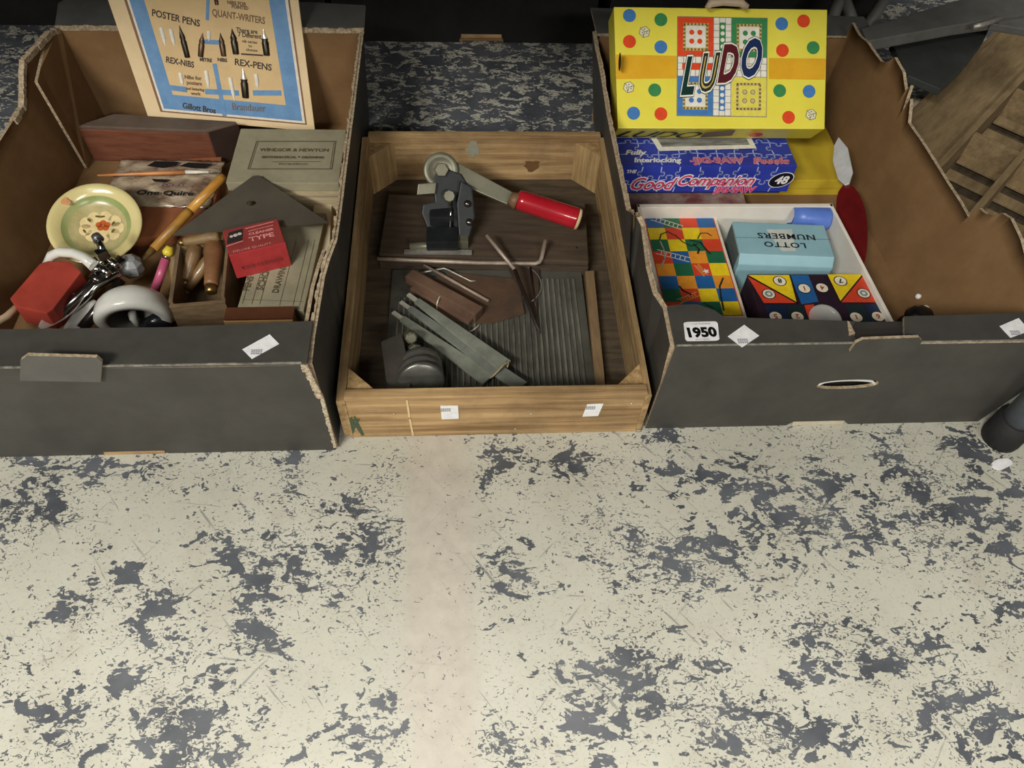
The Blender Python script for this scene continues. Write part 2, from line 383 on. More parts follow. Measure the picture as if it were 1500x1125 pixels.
for k in range(nseg):
    u, v_ = k/nseg, (k+1)/nseg; q0, q1 = pa.lerp(pb_, u), pa.lerp(pb_, v_); w_ = .0058+jit(.0012); o_ = jit(.0008)
    mb.prism([V((q0.x-w_, LY0-.0012, q0.y)), V((q0.x+.001, LY0-.0012+o_, q0.y)), V((q0.x+.001, LY0+.002, q0.y)), V((q0.x-w_, LY0+.002, q0.y))],
             [V((q1.x-w_+.002*(k % 2), LY0-.0012, q1.y)), V((q1.x+.001-.002*(k % 2), LY0-.0012+o_, q1.y)), V((q1.x+.001, LY0+.002, q1.y)), V((q1.x-w_, LY0+.002, q1.y))])
for k in range(nseg):
    u, v_ = k/nseg, (k+1)/nseg; q0, q1 = pb_.lerp(pc, u), pb_.lerp(pc, v_); w_ = .0028+jit(.0010)
    mb.prism([V((q0.x-w_, LY0-.0010, q0.y)), V((q0.x+.001, LY0-.0010, q0.y)), V((q0.x+.001, LY0+.002, q0.y)), V((q0.x-w_, LY0+.002, q0.y))],
             [V((q1.x-w_, LY0-.0010, q1.y)), V((q1.x+.001, LY0-.0010, q1.y)), V((q1.x+.001, LY0+.002, q1.y)), V((q1.x-w_, LY0+.002, q1.y))])
mb.build('cut_edge', mat('corrugated_cut', (206,194,170), (146,126,100), scale=320, rough=.9), lb)
# locking tab standing up from the front panel
tab = [fl(31, 553), fl(32, 523), fl(42, 516), fl(143, 519), fl(151, 526), fl(149, 555)]
MB().sheet([tab], 0.0035, frame((0, LY0-0.0005, 0), (1, 0, 0), (0, -1, 0)), (0, 0, 1)).build('locking_tab', [mat('grey_card', (92,90,85), (84,82,78), rough=0.7), torn], lb)
# right wall with its torn upper edge
rt_px = [(455, 492, .158), (459, 470, .158), (470, 405, .160), (478, 378, .165), (498, 352, .167), (503, 318, .164), (509, 285, .163), (517, 232, .163), (524, 180, .161), (522, 150, .160), (527, 110, .160), (531, 75, .160), (534, 48, .160)]
top = [P(*q) for q in rt_px]; top = [V((min(p.x, LX1+0.005), p.y, p.z)) for p in top]
top.insert(0, V((top[0].x, LY0+TH, LH-0.002)))
bot = [V((LX1-0.004, p.y, 0.001)) for p in top]
MB().strip(top, bot, (0.0045, 0, 0)).build('side_panel', BOXM, lb)
# second, inner ply of the right wall: ragged corrugated edge
seg = [(445, 476, .146), (455, 420, .148), (465, 385, .150), (472, 366, .150)]
top2 = [P(*q) for q in seg]; bot2 = [V((p.x+0.002, p.y, 0.06)) for p in top2]
MB().strip(top2, bot2, (0.004, 0, 0)).build('corrugated_ply', BOXM, lb)
# ragged torn liner along the edge
e = MB()
for a, b in zip(top[2:-1], top[3:]):
    n = 6
    for k in range(n):
        p = a.lerp(b, k/n); q = a.lerp(b, (k+1)/n); hh = 0.0006+abs(jit(0.0014)); dx = -0.0016+jit(0.0009)
        e.prism([p+V((dx, 0, -0.004)), q+V((dx, 0, -0.004)), q+V((0.001, 0, -0.004)), p+V((0.001, 0, -0.004))],
                [p+V((dx+jit(.001), 0, hh)), q+V((dx+jit(.001), 0, hh)), q+V((0.001, 0, hh)), p+V((0.001, 0, hh))])
e.build('torn_edge', torn, lb)
# left wall, flared outwards, upper edge torn away in two steps
def lean_wall(px, xb, xt, H, y_end, tv, parent, n=90):
    '''wall over the surface x = xb(y)..xt(y) leaning outwards; its torn upper edge is seen at the pixels px'''
    pts = []
    for (x, y) in px:
        lo, hi = 0.3, 1.5
        f = lambda h: (lambda p: p.x-(xb(p.y)*(1-h)+xt(p.y)*h))(P(x, y, h*H))
        sl = f(lo) > 0
        for _ in range(40):
            m = (lo+hi)/2
            if (f(m) > 0) == sl: lo = m
            else: hi = m
        p = P(x, y, lo*H); pts.append((p.y, lo))
    ys = np.array([p[0] for p in pts]); hs = np.array([p[1] for p in pts]); o = np.argsort(ys, kind='stable'); ys, hs = ys[o], hs[o]
    g = np.unique(np.concatenate([np.linspace(y_end[0], y_end[1], n), ys, ys+.0008])); hh = np.interp(g, ys, hs)
    top = [V((xb(y)*(1-h)+xt(y)*h, y, h*H)) for y, h in zip(g, hh)]; bot = [V((xb(y), y, .001)) for y in g]
    rows = 8; m = len(top); tv = V(tv); mb = MB()
    for off, mi, rev in ((V((0, 0, 0)), 1, False), (tv, 0, True)):
        vs = [bot[i].lerp(top[i], k/rows)+off for k in range(rows+1) for i in range(m)]
        fs = [(k*m+i, k*m+i+1, (k+1)*m+i+1, (k+1)*m+i) for k in range(rows) for i in range(m-1)]
        mb.add(vs, [tuple(reversed(f)) for f in fs] if rev else fs, mi, True)
    n2 = (rows+1)*m; rim_ = [rows*m+i for i in range(m)]; fs = [(a, n2+a, n2+b, b) for a, b in zip(rim_[:-1], rim_[1:])]
    fs += [(k*m, n2+k*m, n2+(k+1)*m, (k+1)*m) for k in range(rows)]+[(k*m+m-1, (k+1)*m+m-1, n2+(k+1)*m+m-1, n2+k*m+m-1) for k in range(rows)]
    for f in fs: mb.f.append(list(f)); mb.m.append(2); mb.sm.append(False)
    mb.build('side_panel', BOXM, parent); return top
lw = lean_wall([(88, 40), (72, 47), (33, 90), (33, 126), (32, 157), (0, 207), (-60, 300), (-130, 430)], lambda y: LX0, lambda y: -.566-.13*(1.08-y), LH, (LY0+TH, LY1-.002), (-.0045, 0, 0), lb)
# glued corner flap inside the left wall: its cut edge shows as a pale line
s0, s1 = P(48, 120, LH-0.004), P(126, 246, 0.008)
cf = [V((s0.x+0.002, s0.y, s0.z)), P(60, 58, LH-0.002)+V((0.004, 0, 0)), P(84, 42, LH-0.002)+V((0.002, -0.002, 0)), V((LX0+0.003, LY1-0.006, 0.008)), V((LX0+0.004, s1.y, 0.008))]
MB().prism(cf, [p+V((0.004, 0, 0)) for p in cf], 1, 0).build('corner_flap', [kraft, torn], lb)
e = MB()
lw = [p for p in lw if p.y > .90]
for a, b in zip(lw[:-1], lw[1:]):
    for k in range(max(1, int((b-a).length/.006))):
        n = max(1, int((b-a).length/.006)); p = a.lerp(b, k/n); q = a.lerp(b, (k+1)/n); hh = 0.0008+abs(jit(0.002)); dx = 0.0015+abs(jit(0.0025))
        e.prism([p+V((-0.004, 0, -0.006)), q+V((-0.004, 0, -0.006)), q+V((dx, 0, -0.006)), p+V((dx, 0, -0.006))],
                [p+V((-0.004, 0, hh)), q+V((-0.004, 0, hh)), q+V((dx*0.8, 0, hh*0.5)), p+V((dx*0.8, 0, hh*0.5))])
e.build('torn_edge', torn, lb)
# back wall and the black flap folded back from it
frb = frame((0, LY1, 0), (1, 0, 0), (0, -1, 0))
MB().sheet([[(LX0-0.002, 0.001), (LX1-0.004, 0.001), (LX1+0.004, LH), (LX0-0.004, LH)]], TH, frb, (1, 0, 2)).build('back_panel', BOXM, lb)
bf = [V((P(83, 40, LH).x, LY1-0.004, LH)), V((P(533, 50, LH).x, LY1-0.004, LH)), V((P(535, 17, LH+.004).x, LY1+0.055, LH+0.004)), V((P(455, 12, LH+.004).x, LY1+0.062, LH+0.004)), V((P(95, 5, LH+.004).x, LY1+0.060, LH+0.004)), V((P(85, 12, LH+.004).x, LY1+0.05, LH+0.004))]
MB().prism(bf, [p+V((0, 0, TH)) for p in bf], 1, 0).build('back_flap', [mat('grey_black_card_flap', (84,84,82), (74,74,72), scale=25, rough=0.7), torn], lb)
e = MB(); xs = np.linspace(P(84, 42, LH).x, P(533, 50, LH).x, 60)
for a, b in zip(xs[:-1], xs[1:]):
    hh = 0.004+abs(jit(0.0012)); yy = LY1-0.0052-abs(jit(0.0012))
    e.prism([V((a, yy, LH-0.002)), V((b, yy, LH-0.002)), V((b, LY1-0.003, LH-0.002)), V((a, LY1-0.003, LH-0.002))], [V((a, yy, LH+hh-.001)), V((b, yy, LH+hh-.001)), V((b, LY1-0.003, LH+hh)), V((a, LY1-0.003, LH+hh))])
e.build('torn_edge', torn, lb)
MB().box(LX0, LX1-0.004, LY0+TH, LY1-0.001, 0.0012, 0.0045).build('base_panel', kraft, lb)
# white sticker on the rim
def sticker(px, fr_, parent, h, mark=None, rnd=False, ff=None):
    q = quadfit(fr_, px, h)
    if rnd:
        qq = []
        for i in range(4):
            a, b, c = q[i-1], q[i], q[(i+1) % 4]; qq += [b.lerp(a, .12), b.lerp(b+(a-b)*.03+(c-b)*.03, 1), b.lerp(c, .08)]
        q = qq
    s = MB().ext(q, h, h+0.0004, fr_).build('sticker', white_label, parent)
    if mark:
        c = on(fr_, *mark, h); mb = MB()
        for i in range(5):
            for j in range(3): mb.poly([(c.x+(i-2)*.0022+a, c.y+(j-1)*.0022+b) for a, b in ((-.0009,-.0008),(.0009,-.0008),(.0009,.0008),(-.0009,.0008))], fr_, h+0.0006)
        mb.build('printed_mark', faint_ink, s)
    return s
rimfr = T(0, 0, 0)
sticker([(355, 512), (369, 526), (409, 504), (395, 490)], rimfr, lb, LH+TH+0.0002, (376, 516))
ZB = 0.0045   # top of the box base

# ---- nib display board
p0, p1 = PY(215, 166, 1.018), PY(461, 188, 1.018); zt = V((0, 1.066-1.018, 0.162-0.052))
nrm = (p1-p0).cross(zt).normalized(); nrm = nrm if nrm.y < 0 else -nrm
NB = frame(p0, p1-p0, nrm)
cream_card = mat('cream_card', (226,202,160), (216,190,146), scale=20, rough=0.6)
buff_print = mat('buff_mount', (216,186,136), (206,176,126), scale=30, rough=0.6)
blue_b = mat('blue_border_paint', (104,148,190), (88,132,176), scale=40, rough=0.5)
brown_line = flat('brown_line', (132,96,62)); pale = flat('pale_edge', (232,222,206))
nb = thing('nib_display_board', 'cream framed board of pen nibs with blue border leaning at back of left box', 'display board', NB)
wB = (p1-p0).length; hB = 0.30
def nbq(*px): return quadfit(NB, px)
e0 = on(NB, 158, 0); e1 = on(NB, 437, 0)
kx0 = e0.x/e0.y; kx1 = (e1.x-wB)/e1.y     # small lean of the two sides
def edge(u, v):  # u 0..1 across, v height
    return V((kx0*v*(1-u)+(wB+kx1*v)*u, v))
MB().ext([edge(0, -0.005), edge(1, -0.005), edge(1, hB), edge(0, hB)], -0.006, 0.0, NB).build('backing_board', cream_card, nb, bevel=0.0008)
u0, u1 = 0.118, 0.93
fb = MB()
def strip_uv(mb, ua, ub, va, vb, mi, h): mb.poly([edge(ua, va), edge(ub, va), edge(ub, vb), edge(ua, vb)], NB, h, mi)
strip_uv(fb, 0.085, 0.955, 0.004, hB-.004, 0, 0.0003)
strip_uv(fb, 0.10, 0.945, 0.006, hB-.006, 1, 0.0005)
strip_uv(fb, 0.112, 0.93, 0.009, hB-.009, 2, 0.0007)
strip_uv(fb, 0.19, 0.845, 0.030, hB-.03, 3, 0.0009)
fb.build('printed_mount', [brown_line, pale, blue_b, buff_print], nb)
def nbl(px): return [on(NB, *q) for q in px]
for pts_, w_ in (([(305, 0), (304, 28)], .0045), ([(315, 95), (329, 168)], .0062), ([(248, 128), (272, 131)], .0075), ([(303, 134), (348, 136)], .0075), ([(373, 136), (410, 136)], .0075), ([(300, 61), (320, 62)], .006)):
    MB().line(nbl(pts_), w_, NB, 0.0011+.0001*(w_ > .007)).build('blue_ruling', blue_b, nb)
brown_ink = flat('brown_black_ink', (58,44,32)); sepia = flat('sepia_ink', (122,92,60))
def nt(body, px, py, size, mt=None, bold=0.0003, sx=1.0, rot=0.0):
    q = on(NB, px, py); text(body, size, NB, q.x, q.y, mt or brown_ink, nb, bold=bold, sx=sx, h=0.0013, rot=rot)
nt('POSTER PENS', 258, 31, 0.0125, sx=0.85, rot=-0.12); nt('REX-NIBS', 264, 95, 0.0115, sx=0.8, rot=-0.1)
nt('REX-PENS', 371, 99, 0.0125, sx=0.95, rot=-0.06); nt('QUANT-WRITERS', 350, 29, 0.0125, sepia, sx=0.72, rot=-0.05)
nt('POINTED', 352, 13, 0.006, sepia, sx=.9); nt('NIBS FOR', 347, 7, 0.006, sepia)
nt('There are', 362, 48, 0.0085, bold=0.0002, sx=.85); nt('7 Different', 366, 55, 0.0085, bold=0.0002, sx=.85); nt('nib series', 366, 63, 0.0055, bold=0.0001)
nt('to', 367, 69, 0.0055, bold=0.0001); nt('choose', 369, 75, 0.0055, bold=.0001); nt('MITRE', 302, 90, 0.0065, sx=.95); nt('NIBS', 326, 90, 0.0065)
nt('Nibs for', 283, 116, 0.007, sepia); nt('posters', 285, 124, 0.007, sepia); nt('and lettering', 286, 132, 0.005, sepia); nt('work', 287, 139, 0.006, sepia)
nt('Gillott Bros', 292, 162, 0.0115, sx=.85, rot=-0.08); nt('Brandauer', 365, 162, 0.0145, sepia, sx=.8, rot=0.04, bold=0)
MB().line(nbl([(354, 79), (385, 81)]), 0.0022, NB, 0.0012).build('printed_rule', brown_ink, nb)
# metal nibs fixed to the board
nib_dark = mat('bronze_nib', (62,58,46), (48,42,34), rough=0.3, metal=0.7, scale=80); nib_steel = mat('bright_steel_nib', (228,224,210), (206,202,190), rough=0.3, metal=0.6); nib_brown = mat('brown_nib', (96,74,54), (74,56,42), rough=0.35, metal=0.6)
glint_white = flat('white_glint_paint', (244,240,228), 0.35)
def nib(a, b, wmm, mt, split=None):
    a = on(NB, *a); b = on(NB, *b); d = (b-a); Ln = d.length; d.normalize(); q = V((-d.y, d.x))
    prof = [(0, .10), (.18, .45), (.36, .95), (.45, .8), (.5, 1.0), (1, .9)]
    mb = MB(); n = 7; vs = []
    for s_, r in prof:
        for k in range(n):
            an = math.pi*k/(n-1); p = a+d*(s_*Ln)+q*(math.cos(an)*r*wmm); vs.append(NB @ V((p.x, p.y, 0.0012+math.sin(an)*r*wmm*0.8)))
    fs = [(i*n+k, i*n+k+1, (i+1)*n+k+1, (i+1)*n+k) for i in range(len(prof)-1) for k in range(n-1)]
    mb.add(vs, fs, [0 if not split or i >= 2*(n-1) else 1 for i in range(len(fs))], True)
    mb.build('nib', [mt, nib_steel], nb, fixn=False)
nib((263, 37), (275, 84), .0042, nib_dark); nib((297, 48), (294, 83), .0042, nib_brown); nib((323, 48), (328, 82), .0042, nib_brown)
nib((340, 42), (346, 79), .0050, nib_dark); nib((386, 42), (391, 81), .0050, nib_dark, True); nib((356, 100), (360, 143), .0054, nib_dark, True)
nib((316, -6), (318, 7), .0028, nib_brown)
for a, b in (((236, 40), (243, 68)), ((250, 42), (256, 68)), ((306, 45), (306, 60)), ((302, 103), (306, 130)), ((337, 113), (344, 148)), ((375, 108), (378, 131)), ((264, 106), (268, 126))):
    nib(b, a, .0030, glint_white)  # white strips stand for glints of light, put in as colour

# ---- long brown pencil box
red_wood = mat('red_brown_wood', (120,74,54), (100,58,42), scale=14, stretch=(1.5, 14, 14), rough=0.55, detail=5)
grey_lid = mat('worn_grey_brown_lid', (104,90,78), (88,74,64), scale=20, rough=0.6); shade_end = mat('shaded_end_wood', (58,42,36), (48,34,30), rough=0.55)
zt = 0.066
tq = [P(108, 184, zt), P(302, 191, zt), P(349, 178, zt), P(165, 166, zt)]; PB = M4.Translation((tq[0].x, tq[0].y, ZB))
pb = thing('pencil_box', 'long reddish brown wooden pencil box with worn grey lid and shaded end', 'pencil box', PB)
cq = (tq[0]+tq[1]+tq[2]+tq[3])/4
def pbq(k, z): return [V(((p.x-cq.x)*k+cq.x, (p.y-cq.y)*k+cq.y, z)) for p in (tq[0].lerp(tq[3], .25), tq[0].lerp(tq[1], .02), tq[1], tq[2], tq[3])]
MB().prism(pbq(.985, ZB), pbq(1.0, zt-.005)).build('body', red_wood, pb, bevel=0.003)
MB().prism(pbq(.99, zt-.005), pbq(.97, zt)).build('sliding_lid', grey_lid, pb, bevel=0.0015)
e1, e2 = tq[1]+(tq[2]-tq[1])*.04, tq[2]+(tq[1]-tq[2])*.04; en = V((e2.y-e1.y, -(e2.x-e1.x), 0)).normalized()*.0012
MB().prism([V((p.x, p.y, ZB+.001)) for p in (e1, e2, e2+en, e1+en)], [V((p.x, p.y, zt-.004)) for p in (e1, e2, e2+en, e1+en)]).build('end_panel', shade_end, pb)  # right end coloured darker to stand for its shade

# ---- reddish box under the packet, and the crumpled printed packet
orange_box = mat('orange_brown_card', (150,92,58), (132,78,48), scale=20, rough=0.7)
ctr, r, wd, dd = rectfit([(192, 348), (300, 340), (330, 236), (178, 232)], 0.022)
RB = T(ctr.x, ctr.y, ZB, r)
t = thing('card_box', 'flat orange brown card box lying beneath the printed paper packet', 'box', RB)
MB().box(-wd/2, wd/2, -dd/2, dd/2, 0, 0.013, RB).build('body', orange_box, t, bevel=0.001)
MB().box(-wd/2-.001, wd/2+.001, -dd/2-.001, dd/2+.001, 0.0085, 0.0175, RB).build('lid', mat('orange_brown_lid', (158,98,62), (140,86,54), scale=16, rough=0.7), t, bevel=0.001)
ctr, r, wd, dd = rectfit([(150, 300), (296, 296), (336, 232), (172, 228)], 0.030)
PK = T(ctr.x, ctr.y, ZB+0.018, r)
pk = thing('paper_packet', 'crumpled clear plastic packet printed in black lying beside the yellow pen', 'packet', PK)
wrap = mat('crumpled_plastic_wrap', (196,182,156), (112,84,68), scale=26, rough=0.22, bump=0.5, spec=0.6, stretch=(1, 2, 1))
nx, ny = 26, 16; vs = []; bs = []
for j in range(ny):
    for i in range(nx):
        u, v = i/(nx-1), j/(ny-1); ed = min(u, 1-u, v, 1-v)
        z = 0.0025+0.004*min(1, ed*6)+(0.0022*math.sin(u*23+v*11)*math.sin(v*17-u*9)+jit(0.0009))*min(1, ed*9)
        x = (u-.5)*wd+jit(0.0012)*(ed < .02); y = (v-.5)*dd+jit(0.0015)*(ed < .02)
        vs.append(PK @ V((x, y, max(z, 0.0012)))); bs.append(PK @ V((x, y, 0.0)))
fs = [(j*nx+i, j*nx+i+1, (j+1)*nx+i+1, (j+1)*nx+i) for j in range(ny-1) for i in range(nx-1)]; n = nx*ny
rimi = [i for i in range(nx)]+[j*nx+nx-1 for j in range(1, ny)]+[(ny-1)*nx+i for i in range(nx-2, -1, -1)]+[j*nx for j in range(ny-2, 0, -1)]
mb = MB(); mb.add(vs+bs, fs+[tuple(reversed([n+k for k in f])) for f in fs]+[(rimi[k-1], n+rimi[k-1], n+rimi[k], rimi[k]) for k in range(len(rimi))], 0, True)
mb.build('wrapper', wrap, pk)
hpk = 0.0096
def pq(*px): return [on(PK, x, y, hpk) for x, y in px]
MB().poly(pq((215, 243), (227, 236), (262, 237), (258, 243), (238, 246)), PK, hpk).poly(pq((262, 243), (276, 238), (312, 240), (300, 247), (280, 246)), PK, hpk).poly(pq((222, 262), (250, 263), (242, 267), (226, 266)), PK, hpk).build('printed_band', ink, pk)
q = on(PK, 241, 286, hpk); text('One Quire', 0.0135, PK, q.x, q.y, ink, pk, bold=0.0004, h=hpk+.0004, sx=1.3, rot=0.0)
q = on(PK, 250, 273, hpk); text('FOLIO', 0.008, PK, q.x, q.y, faint_ink, pk, h=hpk+.0004, sx=1.4)

# ---- saucer
sc_c = P(141, 330, 0.05); n_s = V((0.10, -0.36, 0.93)).normalized()
SF = frame(sc_c, (1, 0, 0), n_s); R = 0.0585
cream_gl = mat('cream_glaze', (222,208,150), (210,196,136), scale=12, rough=0.2, spec=0.6, coat=0.3)
green_gl = mat('green_glaze_band', (136,152,90), (176,178,124), scale=10, rough=0.25); well_gl = mat('speckled_well_glaze', (196,184,136), (170,158,108), scale=30, rough=0.25)
sa = thing('saucer', 'cream glazed saucer with green band and orange flower, left in box', 'saucer', SF)
MB().lathe([(0, -.010), (.026, -.010), (.030, -.014), (.033, -.010), (R-.004, .002), (R, .0052), (R-.001, .0066), (R-.006, .0062), (.043, .0005), (.0415, -.0012), (.036, -.005), (.030, -.0072), (0, -.0076)], SF, 48, [0]*8+[1, 1, 2, 2]).build('dish', [cream_gl, green_gl, well_gl], sa)
fl_m = [flat('orange_flower_print', (206,104,56), .3), flat('pale_flower_print', (238,216,160), .3), flat('olive_leaf_print', (104,100,50), .3), flat('pink_rim_print', (222,160,112), .3)]
mb = MB(); hh = -0.0066
for k in range(9):
    a = 2*math.pi*k/9; mb.disc(.004+.020*math.cos(a), .001+.015*math.sin(a), .0085, SF, hh, 1, 12)
mb.disc(.004, 0.001, .013, SF, hh+.0001, 1, 14)
for k in range(5):
    a = 2*math.pi*k/5+.4; mb.disc(.006+.0055*math.cos(a), .003+.004*math.sin(a), .0042, SF, hh+.0002, 0, 10)
for a, b in ((-.012, .010), (-.002, .016), (.004, .016), (-.016, -.006), (.019, -.004), (.018, .007)):
    mb.disc(a, b, .0034, SF, hh+.0003, 2, 8, .0015, a*60)
mb.build('printed_flower', fl_m, sa, fixn=False)
rm = MB()
for k in range(6): rm.disc(-.038+jit(.0035), .031+jit(.0035), .0042, SF @ T(0, 0, 0.0058), k*.0001, 0, 10)
rm.build('printed_rim_flower', fl_m[3], sa, fixn=False)

# ---- thin pen holder with white ferrule, lying on packet
hz = ZB+0.0185+0.0115
bamb = mat('varnished_penholder', (206,140,82), (176,112,66), scale=30, stretch=(2, 30, 30), rough=0.3); ivory = flat('white_ferrule', (236,232,220), .3); steelm = mat('dull_steel', (176,172,164), (140,136,128), rough=0.35, metal=0.5, scale=60)
a, b = P(143, 257, hz+.002), P(272, 252, hz+.002); c = P(306, 252, hz+.002); dd_ = P(316, 252, hz+.002)
t = thing('dip_pen', 'slim orange dip pen with white ferrule lying across the packet', 'pen', a)
MB().tube([a, a.lerp(b, .25), a.lerp(b, .7), b], [.0013, .0020, .0034, .0028], 12).build('holder', bamb, t)
MB().tube([b, c], [.0028, .0019], 12).build('ferrule', ivory, t)
MB().tube([c, dd_], [.0016, .0004], 8).build('nib', steelm, t)
# ---- thick golden pen leaning on packet
gold = mat('golden_bamboo', (214,160,72), (176,122,50), scale=18, stretch=(1, 1, 6), rough=0.3, coat=.2); dark_b = mat('worn_bamboo_end', (120,94,54), (150,116,62), scale=25, rough=.5)
a, b = P(327, 258, 0.055), P(205, 385, 0.028)
m1 = a.lerp(b, .42); m2 = a.lerp(b, .85)
t = thing('bamboo_pen', 'thick golden bamboo pen sloping from packet down past the saucer', 'pen', b)
MB().tube([a, a.lerp(m1, .1), m1], [.0052, .0060, .0062], 14).build('upper_barrel', gold, t)
MB().tube([m1, m1.lerp(m2, .08), m2], [.0068, .0064, .0056], 14).build('lower_barrel', mat('bamboo_lower', (190,140,60), (150,108,48), scale=18, rough=.35), t)
MB().tube([m2, b], [.0052, .0016], 12).build('tip', dark_b, t)

# ---- paper-covered flat boxes (buff)
buff = mat('buff_paper', (158,152,126), (140,134,110), scale=22, rough=.8, bump=.08); buff_dk = flat('buff_ink', (96,88,66)); cream_pages = mat('cream_pages', (198,184,152), (168,152,120), scale=14, stretch=(1, 1, 60), rough=.8)
ctr, r, wd, dd = rectfit([(329, 268), (505, 268), (519, 190), (350, 187)], 0.085); r = -0.01
PBX = T(ctr.x-.002, ctr.y, ZB, r); wd = 0.152
t = thing('stationery_box', 'buff paper covered stationery box with ruled printed label at back right of left box', 'box', PBX)
MB().box(-wd/2+.003, wd/2-.003, -dd/2+.003, dd/2-.003, 0.0, 0.062, PBX).build('body', cream_pages, t, bevel=.001)
MB().box(-wd/2, wd/2-.004, -dd/2+.001, dd/2, 0.066, 0.080, PBX).build('lid', buff, t, bevel=.0015)
MB().box(-wd/2+.05, wd/2-.002, -dd/2-.004, -dd/2+.05, 0.0625, 0.0655, PBX).build('loose_leaf', cream_pages, t)
LT = PBX @ T(0, 0, 0.0803)
mb = MB()
for ins, w_ in ((0.0, .0011), (.0028, .0006)):
    q = quadfit(LT, [(363, 248), (486, 248), (492, 207), (376, 207)]); 
    c = (q[0]+q[1]+q[2]+q[3])/4; q = [p+(c-p).normalized()*ins for p in q]; mb.line(q+[q[0]], w_, LT, .0003)
q1, q2 = on(LT, 398, 237), on(LT, 470, 237); mb.line([q1, q2], .0011, LT, .0003)
mb.build('printed_border', buff_dk, t)
q = on(LT, 431, 222); text('WINDSOR & NEWTON', .0095, LT, q.x, q.y, buff_dk, t, bold=.0003, sx=.95)
q = on(LT, 429, 232); text('MATHEMATICAL & DRAWING', .0062, LT, q.x, q.y, buff_dk, t, bold=.0004)
q = on(LT, 429, 242); text('INSTRUMENTS', .006, LT, q.x, q.y, buff_dk, t)
# lower buff box, turned a quarter
ctr, r, wd, dd = rectfit([(345, 452), (445, 455), (478, 312), (392, 310)], 0.055)
LB2 = T(ctr.x, ctr.y, ZB, r)
t = thing('stationery_box', 'buff printed box under red carton, its lettering running sideways', 'box', LB2)
MB().box(-wd/2+.002, wd/2-.002, -dd/2+.002, dd/2-.002, 0, .038, LB2).build('body', cream_pages, t, bevel=.001)
MB().box(-wd/2, wd/2, -dd/2, dd/2, .030, .051, LB2).build('lid', buff, t, bevel=.0015)
LT = LB2 @ T(0, 0, .0513)
mb = MB()
for k in (-.44, -.30, -.18, .12, .32, .42): mb.line([V((k*wd, -dd*.46)), V((k*wd, dd*.2))], .0005, LT, .0002)
mb.line([V((-wd*.46, -dd*.42)), V((wd*.46, -dd*.42))], .0006, LT, .0002)
mb.build('printed_rules', buff_dk, t)
for (px, py, s_, sz) in ((368, 416, 'PENS', .011), (392, 405, 'SCHOOL', .012), (414, 408, 'DRAWING', .0105)):
    q = on(LT, px, py); text(s_, sz, LT, q.x, q.y, buff_dk, t, bold=.0003, rot=math.pi/2-.05)
# off-white card along right wall
cream_paper = mat('off_white_card', (214,200,168), (200,186,154), scale=16, rough=.7)
ctr, r, wd, dd = rectfit([(440, 452), (466, 450), (500, 292), (474, 296)], .045)
OW = T(ctr.x-.004, ctr.y, ZB, r); wd = .028
MB_ = MB()
MB_.ext([(-wd/2, -dd/2), (wd/2, -dd/2), (wd/2, dd/2), (-wd/2+.004, dd/2)], 0, .040, OW)
o = MB_.build('writing_pad', cream_paper, None, bevel=.0008); tag(o, 'narrow off white pad of paper standing along right wall of left box', 'paper pad')
# small tan box at the front
ctr, r, wd, dd = rectfit([(326, 474), (428, 472), (434, 459), (334, 462)], .060)
a, b = P(326, 468, .063), P(428, 466, .063); TB = frame(V((a.x, a.y, ZB)), b-a, (0, 0, 1)); wd = (b-a).length
t = thing('small_card_box', 'small tan card box with dark brown lid against the front rim', 'box', TB)
MB().box(0, wd, 0, .018, 0, .0545, TB).build('body', mat('tan_card', (176,140,92), (160,126,82), rough=.7), t, bevel=.001)
MB().box(.001, wd+.001, .001, .019, .0545, .0585, TB).build('lid', mat('dark_brown_lid', (96,58,36), (82,48,30), rough=.5), t, bevel=.001)
FT = frame(TB @ V((0, 0, 0)), b-a, (0, -1, 0)); text('Hinks Wells', .0085, FT, wd*.52, .0445, ink, t, bold=.0003, sx=1.2, h=.0012)

# ---- wooden tray of tool handles
tray_w = mat('grey_brown_tray_wood', (128,106,78), (100,82,60), scale=14, rough=.7, bump=.1, stretch=(3, 3, 12)); 
ctr, r, wd, dd = rectfit([(243, 447), (334, 440), (332, 352), (262, 356)], .062)
TR = T(ctr.x, ctr.y, ZB, r); hT = .058
t = thing('wooden_tray', 'small open wooden tray holding turned tool handles beside white ladle', 'tray', TR)
MB().box(-wd/2, wd/2, -dd/2, dd/2, 0, .005, TR).build('base_board', tray_w, t)
MB().box(-wd/2, wd/2, -dd/2, -dd/2+.005, .005, hT-.004, TR).build('front_board', tray_w, t, bevel=.0008)
MB().box(-wd/2, wd/2, dd/2-.005, dd/2, .005, hT, TR).build('back_board', tray_w, t, bevel=.0008)
MB().box(-wd/2, -wd/2+.005, -dd/2+.005, dd/2-.005, .005, hT, TR).build('side_board', tray_w, t, bevel=.0008)
MB().box(wd/2-.004, wd/2, -dd/2+.005, dd/2-.005, .005, hT+.002, TR).build('side_board', tray_w, t, bevel=.0008)
hm = [mat('turned_handle_wood', (138,108,70), (106,80,50), scale=20, rough=.4, coat=.2), mat('turned_handle_pale', (146,120,82), (112,90,60), scale=20, rough=.5), mat('turned_handle_red', (142,102,68), (112,78,50), scale=20, rough=.4)]
brassm = mat('worn_brass', (170,140,86), (130,104,62), rough=.35, metal=.9)
